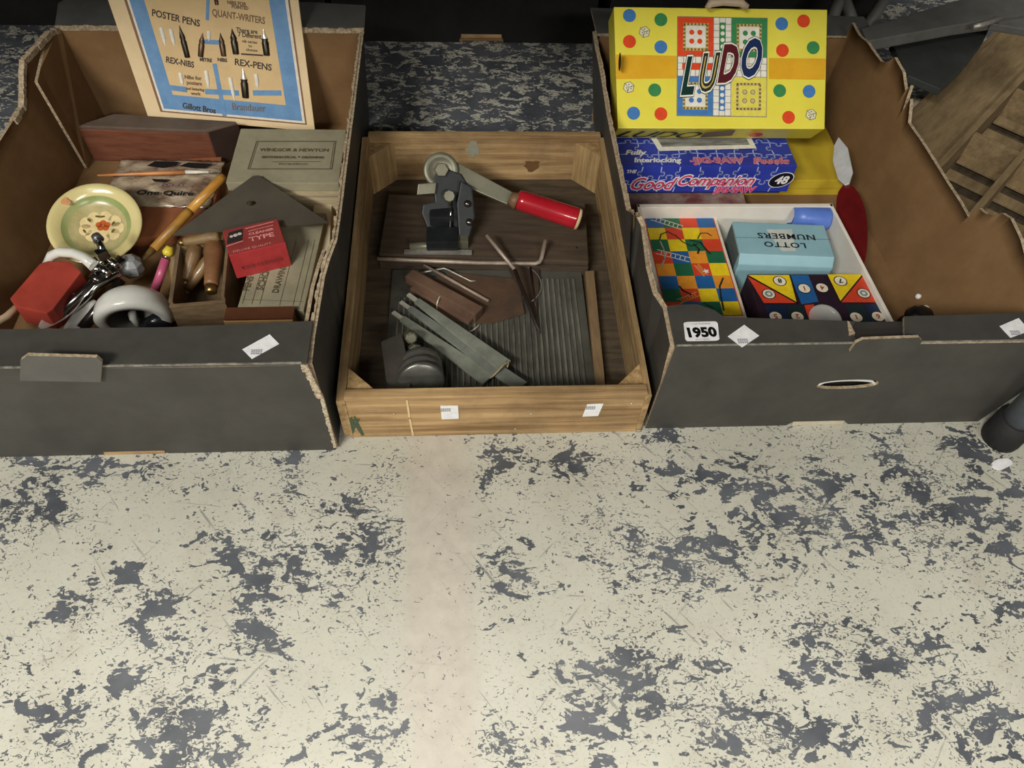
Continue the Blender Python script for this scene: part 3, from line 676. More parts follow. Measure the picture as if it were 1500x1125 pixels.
def handle(a, b, r0, mt, label, cat='tool handle', rad=None):
    a, b = V(a), V(b); prof = rad or [(0, .5), (.05, .85), (.25, 1.0), (.5, .82), (.8, .74), (.86, .7)]
    t = thing('tool_handle', label, cat, b, 'turned handles in the wooden tray')
    MB().tube([a.lerp(b, s_) for s_, _ in prof], [r0*k for _, k in prof], 14).build('grip', mt, t)
    MB().tube([a.lerp(b, .86), a.lerp(b, .98), b], [r0*.62, r0*.58, r0*.4], 12).build('ferrule', brassm, t)
handle(P(255, 362, .058), P(262, 438, .022), .0095, hm[1], 'dull brown turned handle at left side of the small tray')
handle(P(288, 358, .061), P(270, 418, .030), .0096, hm[0], 'olive brown turned handle second from left in small tray')
handle(P(312, 372, .054), P(268, 432, .020), .0084, hm[0], 'slanting olive brown handle crossing under the others in the small tray')
handle(P(314, 350, .066), P(309, 430, .042), .0125, hm[2], 'fat reddish turned handle at right of the small tray')
handle(P(322, 346, .074), P(262, 356, .064), .0076, hm[1], 'pale handle lying across back of tray under the set square')

# ---- pink pen
a, b = P(243, 378, .058), P(226, 428, .024)
t = thing('pink_pen', 'pink barrelled pen with yellow collar standing beside wooden tray', 'pen', b)
MB().tube([a, b], [.0052, .0058], 14).build('barrel', mat('pink_plastic', (190,92,122), (170,78,108), rough=.3), t)
d = (a-b).normalized(); MB().tube([a, a+d*.004], [.0040, .0035], 12).build('metal_ring', mat('bright_chrome', (214,212,206), (190,188,182), rough=.12, metal=1.0), t)
MB().tube([a+d*.004, a+d*.008, a+d*.016], [.0052, .0068, .0040], 12).build('collar', flat('yellow_plastic', (226,204,62), .35), t)

# ---- dark triangular set square
SQZ = .0885
tri = [P(253, 346, .073), P(481, 327, SQZ-.002), P(376, 256, SQZ)]
c0 = (tri[0]+tri[1]+tri[2])/3; n_ = (tri[1]-tri[0]).cross(tri[2]-tri[0]).normalized(); SQ = frame(c0, tri[1]-tri[0], n_)
loop = [(SQ.inverted() @ p).xy for p in tri]; tip = loop[2]; loop = [loop[0], loop[1], tip.lerp(loop[1], .04), tip.lerp(loop[0], .04)]
hc = on(SQ, 369, 299); hole = [(hc.x+.0062*math.cos(-2*math.pi*k/16), hc.y+.0052*math.sin(-2*math.pi*k/16)) for k in range(16)]
mb = MB(); mb.sheet([loop, hole], .0022, SQ, (0, 0, 0)); o = mb.build('set_square', mat('grey_vulcanite', (84,78,68), (74,68,60), scale=16, rough=.5), None, bevel=0)
tag(o, 'dark grey triangular set square with round hole resting on buff boxes', 'set square')

# ---- red carton
redc = mat('red_carton', (186,60,62), (166,50,54), scale=30, rough=.35, spec=.5); redd = mat('dull_red_carton', (150,62,58), (134,52,50), scale=40, rough=.4); pinkw = flat('pink_white_ink', (226,150,146), .4)
zt = .0955
a, b, c, d4 = P(327, 378, zt), P(410, 356, zt), P(416, 317, zt), P(334, 338, zt)
ctr, r, wd, dd = rectfit([(327, 375), (409, 356), (415, 317), (334, 338)], zt)
u_ = P(409, 356, zt)-P(327, 375, zt); r = math.atan2(u_.y, u_.x)
RC = frame(V((ctr.x, ctr.y, zt-.040)), (math.cos(r), math.sin(r), 0), (0, 0, 1)); 
t = thing('red_carton', 'small red printed carton standing on the buff box in front of set square', 'carton', RC)
MB().box(-wd/2, wd/2, -dd/2, dd/2, 0, .039, RC).build('body', redc, t, bevel=.0012)
MB().box(-wd/2+.001, wd/2-.001, -dd/2+.001, dd/2-.001, .0392, .0399, RC).build('top_panel', redd, t)
LT = RC @ T(0, 0, .0400)
MB().poly(quadfit(LT, [(332, 358), (355, 352), (356, 335), (335, 341)]), LT, .0003).build('printed_picture', flat('dark_photo_print', (52,46,44), .4), t)
mb = MB()
for x, y, rr in ((339, 347, .0022), (345, 345, .0028), (351, 343, .0025)): q = on(LT, x, y); mb.disc(q.x, q.y, rr, LT, .0006)
mb.build('printed_faces', flat('pale_photo_print', (206,198,190), .4), t)
mb = MB(); 
for p_ in ([(360, 335), (400, 325)], [(332, 361), (356, 353)]): mb.line([on(LT, *k) for k in p_], .0014, LT, .0003)
mb.line([on(LT, 364, 339), on(LT, 400, 330)], .0009, LT, .0003)
mb.build('printed_lines', pinkw, t)
q = on(LT, 384, 350); text('TYPE', .0105, LT, q.x, q.y, pinkw, t, bold=.0003, sx=1.3, rot=0)
q = on(LT, 383, 341); text('CLEANER', .0055, LT, q.x, q.y, pinkw, t, bold=.0002, sx=1.3, rot=0)
q = on(LT, 370, 364); text('DELUXE QUALITY', .0052, LT, q.x, q.y, pinkw, t, sx=1.1, rot=0)
FT = frame(RC @ V((0, -dd/2, 0)), (math.cos(r), math.sin(r), 0), RC.to_3x3() @ V((0, -1, 0))); text('TYPE CLEANER', .0075, FT, 0, .014, redd, t, bold=.0002, h=.0016)

# ---- red block, white handle and chrome tool
rust_red = mat('matt_red_paint', (172,66,50), (150,52,40), scale=18, rough=.7)
zt = .060
pl = [P(x, y, zt) for x, y in ((14, 437), (58, 386), (70, 382), (103, 383), (119, 398), (78, 452), (68, 459), (22, 449))]
mb = MB(); mb.prism([p-V((0, 0, .030)) for p in pl], pl)
o = mb.build('red_block', rust_red, None, bevel=.002); tag(o, 'matt red wooden block with cut corners at front left of left box', 'block')
whitep = mat('white_enamel', (222,222,214), (206,206,198), scale=20, rough=.25, spec=.5, coat=.3)
chrome = MATS['bright_chrome']; dkst = mat('dark_polished_steel', (104,98,94), (70,62,60), rough=.2, metal=.9, scale=50); clearp = mat('clear_plastic', (236,236,230), (226,226,220), rough=.08, alpha=.38, spec=.8)
ax0, ax1 = P(178, 378, .062), P(72, 474, .036)
t = thing('kitchen_gadget', 'chrome hand gadget with bent white handle and clear plastic scoops beside red block', 'kitchen tool', P(120, 430, ZB))
MB().tube([P(x, y, z) for x, y, z in ((66, 392, .045), (76, 374, .062), (88, 369, .068), (108, 371, .070), (124, 378, .070), (138, 390, .066))], [.0052, .0060, .0062, .0062, .0064, .0070], 14).build('bent_handle', whitep, t)
MB().tube([P(138, 390, .066), P(146, 396, .060)], [.0075, .0075], 12).build('handle_socket', chrome, t)
hd = P(150, 372, .078)
MB().tube([P(143, 348, .090), P(150, 366, .080), P(157, 384, .066)], [.0040, .0046, .0040], 12).build('lever_shaft', chrome, t)
MB().tube([P(140, 345, .090), P(145, 352, .088)], [.0055, .0065], 14).build('lever_knob', mat('dull_grey_knob', (128,128,128), (110,110,112), rough=.35, metal=.6), t)
MB().box(-.0065, .0065, -.005, .005, -.006, .006, frame(hd, (0.8, 0.6, 0), (0, 0, 1))).build('pivot_block', chrome, t, bevel=.0012)
MB().tube([P(138, 378, .07), P(146, 385, .066), P(160, 372, .07)], .003, 10).build('crank_pin', chrome, t)
for k, (u, rr) in enumerate(((.10, .0085), (.22, .0115), (.34, .0100))):
    c_ = ax0.lerp(ax1, u); dd_ = (ax1-ax0).normalized(); MB().tube([c_-dd_*.0045, c_-dd_*.003, c_+dd_*.003, c_+dd_*.0045], [rr*.8, rr, rr, rr*.8], 18).build('collar', chrome if k != 2 else dkst, t)
MB().tube([P(176, 400, .056), P(140, 420, .05), P(100, 462, .036)], [.0045, .006, .004], 12).build('guide_rod', chrome, t)
MB().tube([ax0, ax1], [.0058, .0062], 14).build('main_shaft', dkst, t)
MB().tube([P(178, 410, .050), P(120, 482, .03)], [.006, .007], 14).build('side_shaft', dkst, t)
def scoop(a, b, w_, nm):
    a, b = V(a), V(b); d_ = (b-a); n_ = V((0, 0, 1)); s_ = d_.cross(n_).normalized(); mb = MB(); nu, nv = 10, 7; vs = []
    for lay in (0, 1):
        for i in range(nu):
            u = i/(nu-1); ww = w_*math.sin(math.pi*min(.98, max(.04, u*.92+.05)))**.6
            for j in range(nv):
                v = j/(nv-1)*2-1; vs.append(a+d_*u+s_*(v*ww)+V((0, 0, -.010*(1-v*v)*math.sin(math.pi*u)-(.0012 if lay else 0))))
    m = nu*nv; fs = []
    for i in range(nu-1):
        for j in range(nv-1): q = (i*nv+j, i*nv+j+1, (i+1)*nv+j+1, (i+1)*nv+j); fs += [q, tuple(m+k for k in reversed(q))]
    rr = [j for j in range(nv)]+[i*nv+nv-1 for i in range(1, nu)]+[(nu-1)*nv+j for j in range(nv-2, -1, -1)]+[i*nv for i in range(nu-2, 0, -1)]
    fs += [(rr[k-1], m+rr[k-1], m+rr[k], rr[k]) for k in range(len(rr))]
    mb.add(vs, fs, 0, True); mb.build(nm, clearp, t)
scoop(P(122, 428, .050), P(58, 480, .044), .013, 'scoop'); scoop(P(140, 440, .040), P(92, 492, .034), .011, 'scoop')
o = MB().lathe([(0, 0), (.014, 0), (.016, .006), (.013, .018), (.006, .024), (0, .025)], frame(P(193, 396, .034), (1, 0, 0), (.25, -.1, .95)), 8, smooth=False).build('stopper', mat('grey_plastic', (150,152,152), (132,134,134), rough=.35), None)
tag(o, 'faceted grey stopper between chrome gadget and wooden tray', 'stopper')
o = MB().tube([P(-20, 480, .05), P(10, 464, .05), P(28, 447, .052)], [.004, .0048, .004], 12).build('wooden_rod', mat('pale_wood_rod', (196,168,138), (176,148,118), rough=.6), None); tag(o, 'pale wooden rod end under the red block at left edge', 'rod')

# ---- white enamel ladle bowl, mouth towards us
c = P(197, 462, .046); ax = V((.16, -.96, -.26)).normalized(); LD = frame(c, (1, 0, 0), ax)
Ro, Ri = .0440, .0270
t = thing('white_bowl', 'white enamel bowl lying on its side with dark mouth, against the front rim', 'bowl', LD)
prof = [(0, -.034)]+[(Ro*math.sin(a), -.034*math.cos(a)) for a in np.linspace(.2, math.pi/2, 9)]+[(Ro, .006), (Ro-.004, .010), (Ri+.003, .009), (Ri, .004)]+[(Ri*math.cos(a), -.026*math.sin(a)+.002) for a in np.linspace(.1, math.pi/2, 7)]
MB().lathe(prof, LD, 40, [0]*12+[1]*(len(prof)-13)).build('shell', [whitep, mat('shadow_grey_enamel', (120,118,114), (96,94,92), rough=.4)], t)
MB().tube([LD @ V((-.004, -.030, .0)), LD @ V((-.006, -.012, -.004)), LD @ V((-.004, .004, -.016))], .005, 12).build('spout', whitep, t)
o = MB().tube([P(215, 478, .020), P(232, 470, .036), P(250, 480, .022)], [.010, .012, .009], 14).build('bottle_stopper', mat('black_glazed', (28,28,32), (36,36,40), rough=.2), None); tag(o, 'black glazed lump half hidden behind the front rim, right of the white bowl', 'stopper')

# ------------------------------------------------------------------ WOODEN CRATE
CX0, CX1, CY0, CY1, CH = -0.133, 0.203, 0.486, 0.952, 0.080
cr = thing('wooden_crate', 'shallow old pine crate of rusty tools between the two black boxes', 'crate', ((CX0+CX1)/2, (CY0+CY1)/2, 0))
MB().box(CX0+.002, CX1-.002, CY0, CY0+.0125, 0.0, CH-.002).build('front_board', pine, cr, bevel=.0012)
MB().box(CX0+.001, CX1-.001, CY1-.013, CY1, 0.0, CH+.002).build('back_board', pine, cr, bevel=.0012)
for x0, x1 in ((CX0-.007, CX0+.003), (CX1-.004, CX1+.003)):
    mb = MB(); yy = [CY0-.001, CY0+.03, CY1-.002, CY1-.002]
    a = [V((x0, CY0-.001, 0.004)), V((x1, CY0-.001, 0.004)), V((x1, CY1-.0135, 0.0)), V((x0, CY1-.0135, 0.0))]
    b = [V((x0, CY0-.001, CH-.006)), V((x1, CY0-.001, CH-.006)), V((x1, CY1-.0135, CH+.002)), V((x0, CY1-.0135, CH+.002))]
    mb.prism(a, b).build('side_board', pine_y, cr, bevel=.0012)
for x, y, sx, sy in ((CX0+.003, CY0+.0125, 1, 1), (CX1-.003, CY0+.0125, -1, 1), (CX0+.003, CY1-.013, 1, -1), (CX1-.003, CY1-.013, -1, -1)):
    k = .034
    MB().ext([(x, y), (x+sx*k, y), (x, y+sy*k)] if sx*sy > 0 else [(x, y), (x, y+sy*k), (x+sx*k, y)], .006, CH-.008).build('corner_block', pine_z, cr, bevel=.0008)
MB().box(CX0+.003, CX1-.003, CY0+.0125, CY1-.013, 0.001, .006).build('base_board', pine_dark, cr)
CF = frame((0, CY0, 0), (1, 0, 0), (0, -1, 0))
sticker([(647, 614), (672, 613), (671, 594), (645, 594)], CF, cr, .0004, (653, 600))
sticker([(853, 610), (876, 609), (884, 591), (860, 592)], CF, cr, .0004, (865, 597))
mb = MB(); mb.line([on(CF, x, y) for x, y in ((596, 586), (600, 612), (605, 637))], .0022, CF, .0007)
mb.build('scratch_mark', flat('pale_scratch', (222,196,146)), cr)
mb = MB()
for x, y in ((577, 606), (778, 606), (925, 591), (755, 628)): q = on(CF, x, y); mb.lathe([(.0014, .0005), (.0014, .0008), (0, .0010)], CF @ T(q.x, q.y, 0), 10)
mb.build('nail_heads', mat('bright_nail', (220,210,190), (200,190,170), rough=.3, metal=.6), cr)
mb = MB(); 
for k in range(9): mb.line([on(CF, 520+jit(7), 612+jit(3)), on(CF, 522+jit(12), 634+jit(4))], .0016+abs(jit(.001)), CF, .0006+k*.00002)
mb.build('green_paint_stain', flat('dark_green_stain', (66,84,62)), cr)
# stains on the inside of the back board
CB = frame((0, CY1-.013, 0), (1, 0, 0), (0, -1, 0))
def blob(fr_, px, py, rx, ry, mt, nm, parent, h=.0004):
    c_ = on(fr_, px, py); n = 16; pts = []
    for k in range(n): a = 2*math.pi*k/n; f_ = 1+jit(.28); pts.append((c_.x+rx*f_*math.cos(a), c_.y+ry*f_*math.sin(a)))
    return MB().poly(pts, fr_, h).build(nm, mt, parent, fixn=False)
blob(CB, 693, 219, .010, .012, flat('grey_blue_stain', (150,150,132)), 'paint_stain', cr)
blob(CB, 780, 243, .013, .010, flat('dark_wood_stain', (112,82,52)), 'wood_stain', cr)
ZC = .006
# dark wooden block at the back
dkw = mat('dark_grimy_wood', (80,68,56), (58,48,40), scale=10, stretch=(1.5, 12, 12), rough=.6, detail=6)
ctr, r, wd, dd = rectfit([(556, 374), (858, 384), (862, 292), (566, 288)], .032)
DB = T(ctr.x, ctr.y, ZC, r-.0); wd = min(wd, .285)
t = thing('sharpening_stone_case', 'dark grimy wooden case lying across back of crate beneath lever tool', 'wooden case', DB)
MB().box(-wd/2, wd/2, -dd/2, dd/2, 0, .017, DB).build('base', dkw, t, bevel=.0015)
MB().box(-wd/2+.001, wd/2-.001, -dd/2+.001, dd/2-.001, .0185, .027, DB).build('lid', mat('dark_grimy_lid', (84,70,56), (64,54,44), scale=10, stretch=(1.5, 12, 12), rough=.6), t, bevel=.0015)
MB().box(-wd/2+.004, wd/2-.004, -dd/2+.004, dd/2-.004, .016, .019, DB).build('inner_lip', dkw, t)
mb = MB()
for px, py in ((598, 352), (845, 363)): q = on(DB, px, py, .027); mb.lathe([(0, .0273), (.0016, .0273), (.0016, .0276), (0, .0277)], DB @ T(q.x, q.y, 0), 10)
mb.build('screw_heads', ink, t)
ZD = ZC+.0275
# ribbed plate
rib = mat('grey_ribbed_metal', (100,100,90), (80,78,70), scale=20, rough=.45, metal=.35)
ctr, r, wd, dd = rectfit([(556, 570), (872, 568), (852, 384), (578, 392)], .018)
RP = T(ctr.x, ctr.y-.004, ZC, r); dd = min(dd, .205); wd = min(wd, .268)
t = thing('ribbed_plate', 'large grey ribbed metal plate covering front half of crate floor', 'metal plate', RP)
MB().box(-wd/2, wd/2, -dd/2, dd/2, 0, .007, RP).build('plate', rib, t, bevel=.001)
mb = MB(); N_ = 34
for k in range(N_):
    x = -wd/2+.012+k*(wd-.024)/(N_-1); y1 = dd/2-.016 if k > 20 else dd/2-.05
    mb.prism([RP @ V(p) for p in ((x-.0018, -dd/2+.006, .007), (x+.0018, -dd/2+.006, .007), (x+.0018, y1, .007), (x-.0018, y1, .007))],
             [RP @ V(p) for p in ((x-.0007, -dd/2+.008, .0092), (x+.0007, -dd/2+.008, .0092), (x+.0007, y1-.002, .0092), (x-.0007, y1-.002, .0092))])
o = mb.build('ribs', mat('rib_highlight_metal', (146,144,132), (96,94,86), scale=60, rough=.4, metal=.4, stretch=(1, .3, 1)), t); o['kind'] = 'stuff'  # rib highlights put into the colour, lighter than the plate
ZR = ZC+.0095
# rusty sheet on it
rust = mat('brown_rust', (98,74,54), (78,62,50), scale=26, rough=.7, metal=.2, bump=.15)
q = [P(x, y, ZR+.001) for x, y in ((612, 415), (660, 400), (760, 410), (768, 460), (718, 475), (640, 470), (612, 440))]
o = MB().prism(q[::-1], [p+V((0, 0, .0012)) for p in q[::-1]]).build('rusty_sheet', rust, None); tag(o, 'thin brown rusty metal sheet lying on the ribbed plate', 'metal sheet')
ZS = ZR+.0024
# wooden strip at right
a, b, c, d4 = P(857, 397, .020), P(870, 396, .020), P(887, 566, .020), P(873, 566, .020)
q = [d4, c, b, a]; o = MB().prism([V((p.x, p.y, ZC)) for p in q], q).build('wood_strip', mat('brown_batten', (134,110,80), (112,92,66), scale=14, stretch=(12, 1.5, 12), rough=.6), None, bevel=.0008); tag(o, 'narrow brown wooden batten lying along right of the ribbed plate', 'wood strip')

# ---- lever tool with red handle
cast = mat('black_cast_iron', (34,37,39), (24,26,28), scale=50, rough=.5, metal=.15, bump=.1); greym = mat('greenish_grey_steel', (124,122,104), (104,102,86), scale=30, rough=.45, metal=.4); redh = mat('red_lacquer', (186,34,46), (164,26,38), scale=18, rough=.2, coat=.5); creamw = mat('bare_wood_end', (214,196,156), (190,168,126), scale=50, rough=.7)
t = thing('lever_punch', 'black cast iron lever tool with red handle on the dark wooden case', 'hand tool', P(655, 352, ZD))
hw = P(646, 250, .098)
wa = V((.10, -.72, .68)).normalized(); WF = frame(hw, (1, 0, 0), wa)
MB().lathe([(.006, -.008), (.0225, -.008), (.0235, -.006), (.0235, .003), (.022, .0042), (.0165, .0042), (.0158, .0034), (.006, .0034)], WF, 36).build('pivot_wheel', [greym], t)
MB().lathe([(0, .012), (.0085, .012), (.0095, .010), (.0095, .003), (0, .003)], WF, 6, smooth=False).build('pivot_nut', greym, t)
b2 = P(657, 288, .078); BF = frame(b2, (1, 0, 0), wa)
MB().lathe([(0, .010), (.007, .010), (.008, .008), (.008, -.004), (0, -.004)], BF @ T(0, 0, .004), 8, smooth=False).build('lower_nut', greym, t)
# cast cheeks
mb = MB(); mb.ext([(-.026, -.048), (-.012, -.054), (.020, -.052), (.032, -.030), (.030, .012), (.018, .030), (-.012, .040), (-.020, .022), (-.018, -.006), (-.034, -.010), (-.036, -.022)], -.016, -.003, BF); mb.build('cast_frame', cast, t, bevel=.002)
mb = MB(); mb.ext([(.012, -.058), (.026, -.054), (.034, -.026), (.031, .012), (.016, .020), (.010, -.010)], .0, .012, BF); mb.build('side_cheek', cast, t, bevel=.002)
MB().ext([(-.042, .002), (-.018, .004), (-.016, .018), (-.040, .016)], -.010, .004, BF).build('left_lug', greym, t, bevel=.001)
MB().tube([BF @ V((.003, -.006, .006)), BF @ V((.001, -.040, .006))], .0022, 10).build('punch_rod', chrome, t)
for (x, y) in ((.024, -.010), (.026, -.034)): MB().lathe([(0, .004), (.0045, .004), (.005, .002), (.005, 0), (0, 0)], BF @ T(x, y, .012), 10).build('bolt', dkst, t)
bx = P(648, 352, ZD+.010); MB().box(-.021, .021, -.014, .016, -.010, .010, T(bx.x, bx.y, ZD+.010)).build('foot', cast, t, bevel=.002)
bx2 = P(645, 328, ZD+.02); MB().box(-.014, .018, -.010, .010, -.018, .014, T(bx2.x, bx2.y+.010, ZD+.018)).build('stem', cast, t, bevel=.003)
bx = P(675, 352, ZD+.008); MB().box(-.010, .010, -.008, .008, -.008, .006, T(bx.x, bx.y, ZD+.008)).build('heel', greym, t, bevel=.001)
# lever
a, b = P(667, 254, .092), P(747, 290, .077); d = (b-a).normalized(); n_ = V((0, -.6, .8)); LF = frame(a, d, n_)
Ln = (b-a).length
MB().ext([(-.012, -.012), (Ln, -.0085), (Ln, .0095), (-.012, .014)], -.004, .004, LF).build('lever_bar', greym, t, bevel=.001)
MB().tube([b, b+d*.012], [.0085, .0125], 16).build('handle_ferrule', mat('brown_worn_ferrule', (122,92,66), (100,74,52), rough=.5), t)
h0, h1 = P(757, 292, .076), P(850, 322, .058); hd = (h1-h0)
MB().tube([h0, h0+hd*.02, h0+hd*.1, h0+hd*.5, h0+hd*.92, h0+hd*.95], [.010, .0130, .0138, .0145, .0150, .0146], 20).build('handle', redh, t)
MB().tube([h0+hd*.945, h0+hd*.985, h1], [.0148, .0140, .009], 20).build('handle_end', creamw, t)
o = MB().tube([P(600, 362, ZD+.006), P(664, 358, ZD+.006)], .0055, 14).build('steel_pin', greym, None); tag(o, 'short greenish steel cylinder lying in front of the lever tool', 'metal pin')

# ---- rods
rodm = mat('brown_steel_rod', (178,162,146), (138,122,108), scale=40, rough=.4, metal=.25)
def rod(name, label, pts, r, mt=rodm, cat='rod', g=None):
    o = MB().tube([P(*q) for q in pts], r, 10).build(name, mt, None); return tag(o, label, cat, g)
rod('bent_rod', 'long straight steel rod with upturned end lying across the crate', [(553, 379, .030), (600, 381, .0335), (700, 385, .034), (784, 386, .034), (790, 384, .035), (793, 379, .037), (799, 352, .050)], .0028)
o = MB().box(-.045, .045, -.003, .003, 0, .004, frame(P(642, 371, ZD+.0005), P(695, 371, ZD)-P(595, 370, ZD), (0, 0, 1))).build('flat_bar', steelm, None, bevel=.0006); tag(o, 'narrow flat steel bar behind the long bent rod', 'metal bar')
dkrod = mat('dark_iron_rod', (66,54,46), (52,42,36), scale=50, rough=.5, metal=.5)
t = thing('scriber', 'long dark iron spike with pale upper end crossing over the bent rod', 'spike', P(790, 488, ZR+.002))
a, b, c = P(713, 345, .058), P(754, 395, .0435), P(791, 489, .0185)
MB().tube([a, b], [.0026, .0024], 10).build('shaft', rodm, t); MB().tube([b, b.lerp(c, .85), c], [.0026, .0024, .0006], 10).build('point', dkrod, t)
rod('iron_spike', 'short dark iron spike lying on the ribbed plate near the long spike', [(777, 392, .0185), (782, 430, .0180), (785, 450, .0175)], .0019, dkrod, 'spike')
rod('steel_rod', 'straight thin steel rod lying over the hooked wire', [(621, 388, .020), (716, 441, .021)], .0021)
rod('hooked_wire', 'thin bent wire with hooked end under the straight thin rod', [(616, 400, .0175), (634, 396, .0178), (650, 393, .018), (656, 395, .018), (690, 412, .0175), (697, 411, .0178)], .0014, steelm, 'wire')
tri_ = [P(x, y, ZS) for x, y in ((745, 395), (790, 391), (786, 470))]
o = MB().prism(tri_[::-1], [p+V((0, 0, .001)) for p in tri_[::-1]]).build('metal_offcut', mat('dark_brown_metal', (84,68,56), (68,54,46), rough=.6, metal=.3), None); tag(o, 'dark brown triangular metal offcut between the two iron spikes', 'metal offcut')
o = MB().tube([P(703+52+38*math.cos(a), 418+30*math.sin(a), ZS+.001) for a in np.linspace(-1.1, .9, 12)], .0006, 6).build('loose_wire', steelm, None); tag(o, 'fine curved wire lying on the ribbed plate right of spikes', 'wire')

# ---- brown wooden pieces bound with wire
brn = mat('worn_brown_wood', (116,90,72), (86,66,54), scale=14, rough=.55, stretch=(1, 1, 1), detail=6)
def bar(a, b, w_, h_, n=(0, 0, 1)):
    a, b = V(a), V(b); return frame(a, b-a, n), (b-a).length
def batten(name, label, cat, a, b, w_, h_, mt, taper=1.0, g=None):
    f_, L_ = bar(a, b, w_, h_)
    o = MB().prism([f_ @ V(p) for p in ((0, -w_/2, 0), (L_, -w_*taper/2, 0), (L_, w_*taper/2, 0), (0, w_/2, 0))], [f_ @ V(p) for p in ((0, -w_/2, h_), (L_, -w_*taper/2, h_), (L_, w_*taper/2, h_), (0, w_/2, h_))]).build(name, mt, None, bevel=.0012)
    return tag(o, label, cat, g)
t = thing('wooden_clamp', 'pair of brown wooden jaws bound with white wire above grey files', 'clamp', P(650, 450, ZS))
for (a, b, w_, z0, h_) in (((600, 410), (702, 466), .017, ZS+.001, .014), ((604, 424), (690, 474), .011, ZS, .007)):
    f_, L_ = bar(P(*a, z0), P(*b, z0), w_, h_); MB().box(0, L_, -w_/2, w_/2, 0, h_, f_).build('jaw', brn, t, bevel=.002)
wirew = mat('pale_wire', (196,186,164), (170,160,140), rough=.4, metal=.3)
MB().tube([P(x, y, z) for x, y, z in ((640, 456, .014), (640, 445, .026), (643, 436, .030), (648, 431, .030))], .0011, 8).build('wire_loop', wirew, t)
MB().tube([P(x, y, z) for x, y, z in ((684, 487, .014), (692, 484, .018), (700, 478, .018), (704, 472, .016))], .0011, 8).build('wire_loop', wirew, t)
# ---- bundle of grey flat files tied with string
filem = [mat('grey_green_file', (150,154,140), (120,124,112), scale=24, rough=.55, metal=.25), mat('grey_file', (138,142,132), (110,114,106), scale=24, rough=.55, metal=.25)]
def filebar(label, a, b, w0, w1, z0, z1, mt):
    A, B = P(*a, z0), P(*b, z1); f_, L_ = bar(A, B, w0, .004)
    t = thing('flat_file', label, 'file', A, 'flat files tied with string')
    MB().prism([f_ @ V(p) for p in ((.016, -w0/2, 0), (L_, -w1/2, 0), (L_, w1/2, 0), (.016, w0/2, 0))], [f_ @ V(p) for p in ((.016, -w0/2, .004), (L_, -w1/2, .004), (L_, w1/2, .004), (.016, w0/2, .004))]).build('blade', mt, t, bevel=.0006)
    MB().box(0, .017, -w0*.3, w0*.3, .0004, .0036, f_).build('tang', mat('pale_tang', (206,202,188), (170,166,152), rough=.4, metal=.2), t, bevel=.0004)
filebar('upper grey flat file, its tang highest of the tied files', (598, 433), (740, 538), .009, .020, .030, .030, filem[0])
filebar('middle grey flat file reaching furthest to the front of the crate', (587, 444), (764, 572), .008, .019, .025, .021, filem[1])
filebar('lowest grey flat file, its tang nearest the left side of crate', (576, 459), (716, 556), .009, .021, .020, .022, filem[0])
st = [P(x, y, z) for x, y, z in ((715, 556, .017), (722, 551, .031), (730, 543, .036), (738, 534, .037), (744, 528, .033), (748, 530, .024))]
o = MB().tube(st, .0010, 7).tube([P(738, 534, .036), P(746, 530, .039), P(743, 538, .038)], .0009, 6).build('string', mat('jute_string', (170,156,118), (140,126,92), rough=.9), None); tag(o, 'loop of pale string tied round the grey flat files', 'string')
# ---- dark clamp with knurled roller at front left
t = thing('roller_clamp', 'dark steel clamp block with bolts and ringed roller at front left of crate', 'clamp', P(590, 540, ZR))
q = [P(x, y, .045) for x, y in ((558, 500), (588, 487), (596, 520), (602, 572), (568, 575))]; q = q[::-1]
MB().prism([V((p.x, p.y, ZR)) for p in q], q).build('block', mat('brown_grey_steel', (92,88,80), (74,70,64), scale=20, rough=.5, metal=.4), t, bevel=.0015)
for (x, y, z, r_) in ((601, 494, .040, .0075), (608, 514, .034, .0090)):
    f_ = frame(P(x, y, z), (1, .3, 0), (.3, -.7, .6)); MB().lathe([(0, .008), (r_*.7, .008), (r_, .006), (r_, -.006), (r_*.8, -.016), (0, -.016)], f_, 8, smooth=False).build('bolt', greym, t)
f_ = frame(P(617, 552, .036), (1, 0, 0), (.06, -.93, .36))
prof = [(0, -.028), (.024, -.028), (.026, -.026), (.026, -.016), (.0235, -.0145), (.0235, -.008), (.0265, -.006), (.027, .0), (.0245, .002), (.0245, .008), (.0275, .010), (.0275, .014), (.025, .016), (.012, .016), (0, .015)]
MB().lathe(prof, f_, 40).build('roller', mat('dull_grey_roller', (120,120,112), (96,96,90), scale=40, rough=.3, metal=.6), t)

# ------------------------------------------------------------------ RIGHT BOX
RX0, RX1, RY0, RY1, RH = 0.216, 0.604, 0.490, 1.096, 0.152
rb = thing('cardboard_box', 'black cardboard box of board games numbered 1950, right of wooden crate', 'box', ((RX0+RX1)/2, .79, 0))
def fr_(px, py): q = PY(px, py, RY0); return (q.x, q.z)
frr = frame((0, RY0+TH, 0), (1, 0, 0), (0, -1, 0))
out = [fr_(945, 628), fr_(1155, 623)]; out = [(out[0][0], 0), (out[1][0]-.003, 0), (fr_(1162, 618)[0], .008), (fr_(1235, 618)[0], .008), (fr_(1243, 620)[0], 0), (fr_(1432, 618)[0], 0), fr_(1500, 572), (fr_(1525, 500)[0], RH), (fr_(1340, 508)[0], RH), (fr_(1250, 508)[0], RH), (fr_(989, 508)[0], RH)]
a0, a1 = fr_(1195, 566), fr_(1288, 560); cx, cz = (a0[0]+a1[0])/2, fr_(1240, 563)[1]; hw_ = (a1[0]-a0[0])/2
hole = []
for k in range(28):
    a = -2*math.pi*k/28; hole.append((cx+hw_*math.cos(a), cz+.0085*math.copysign(abs(math.sin(a))**.8, math.sin(a))+.001*math.cos(a)))
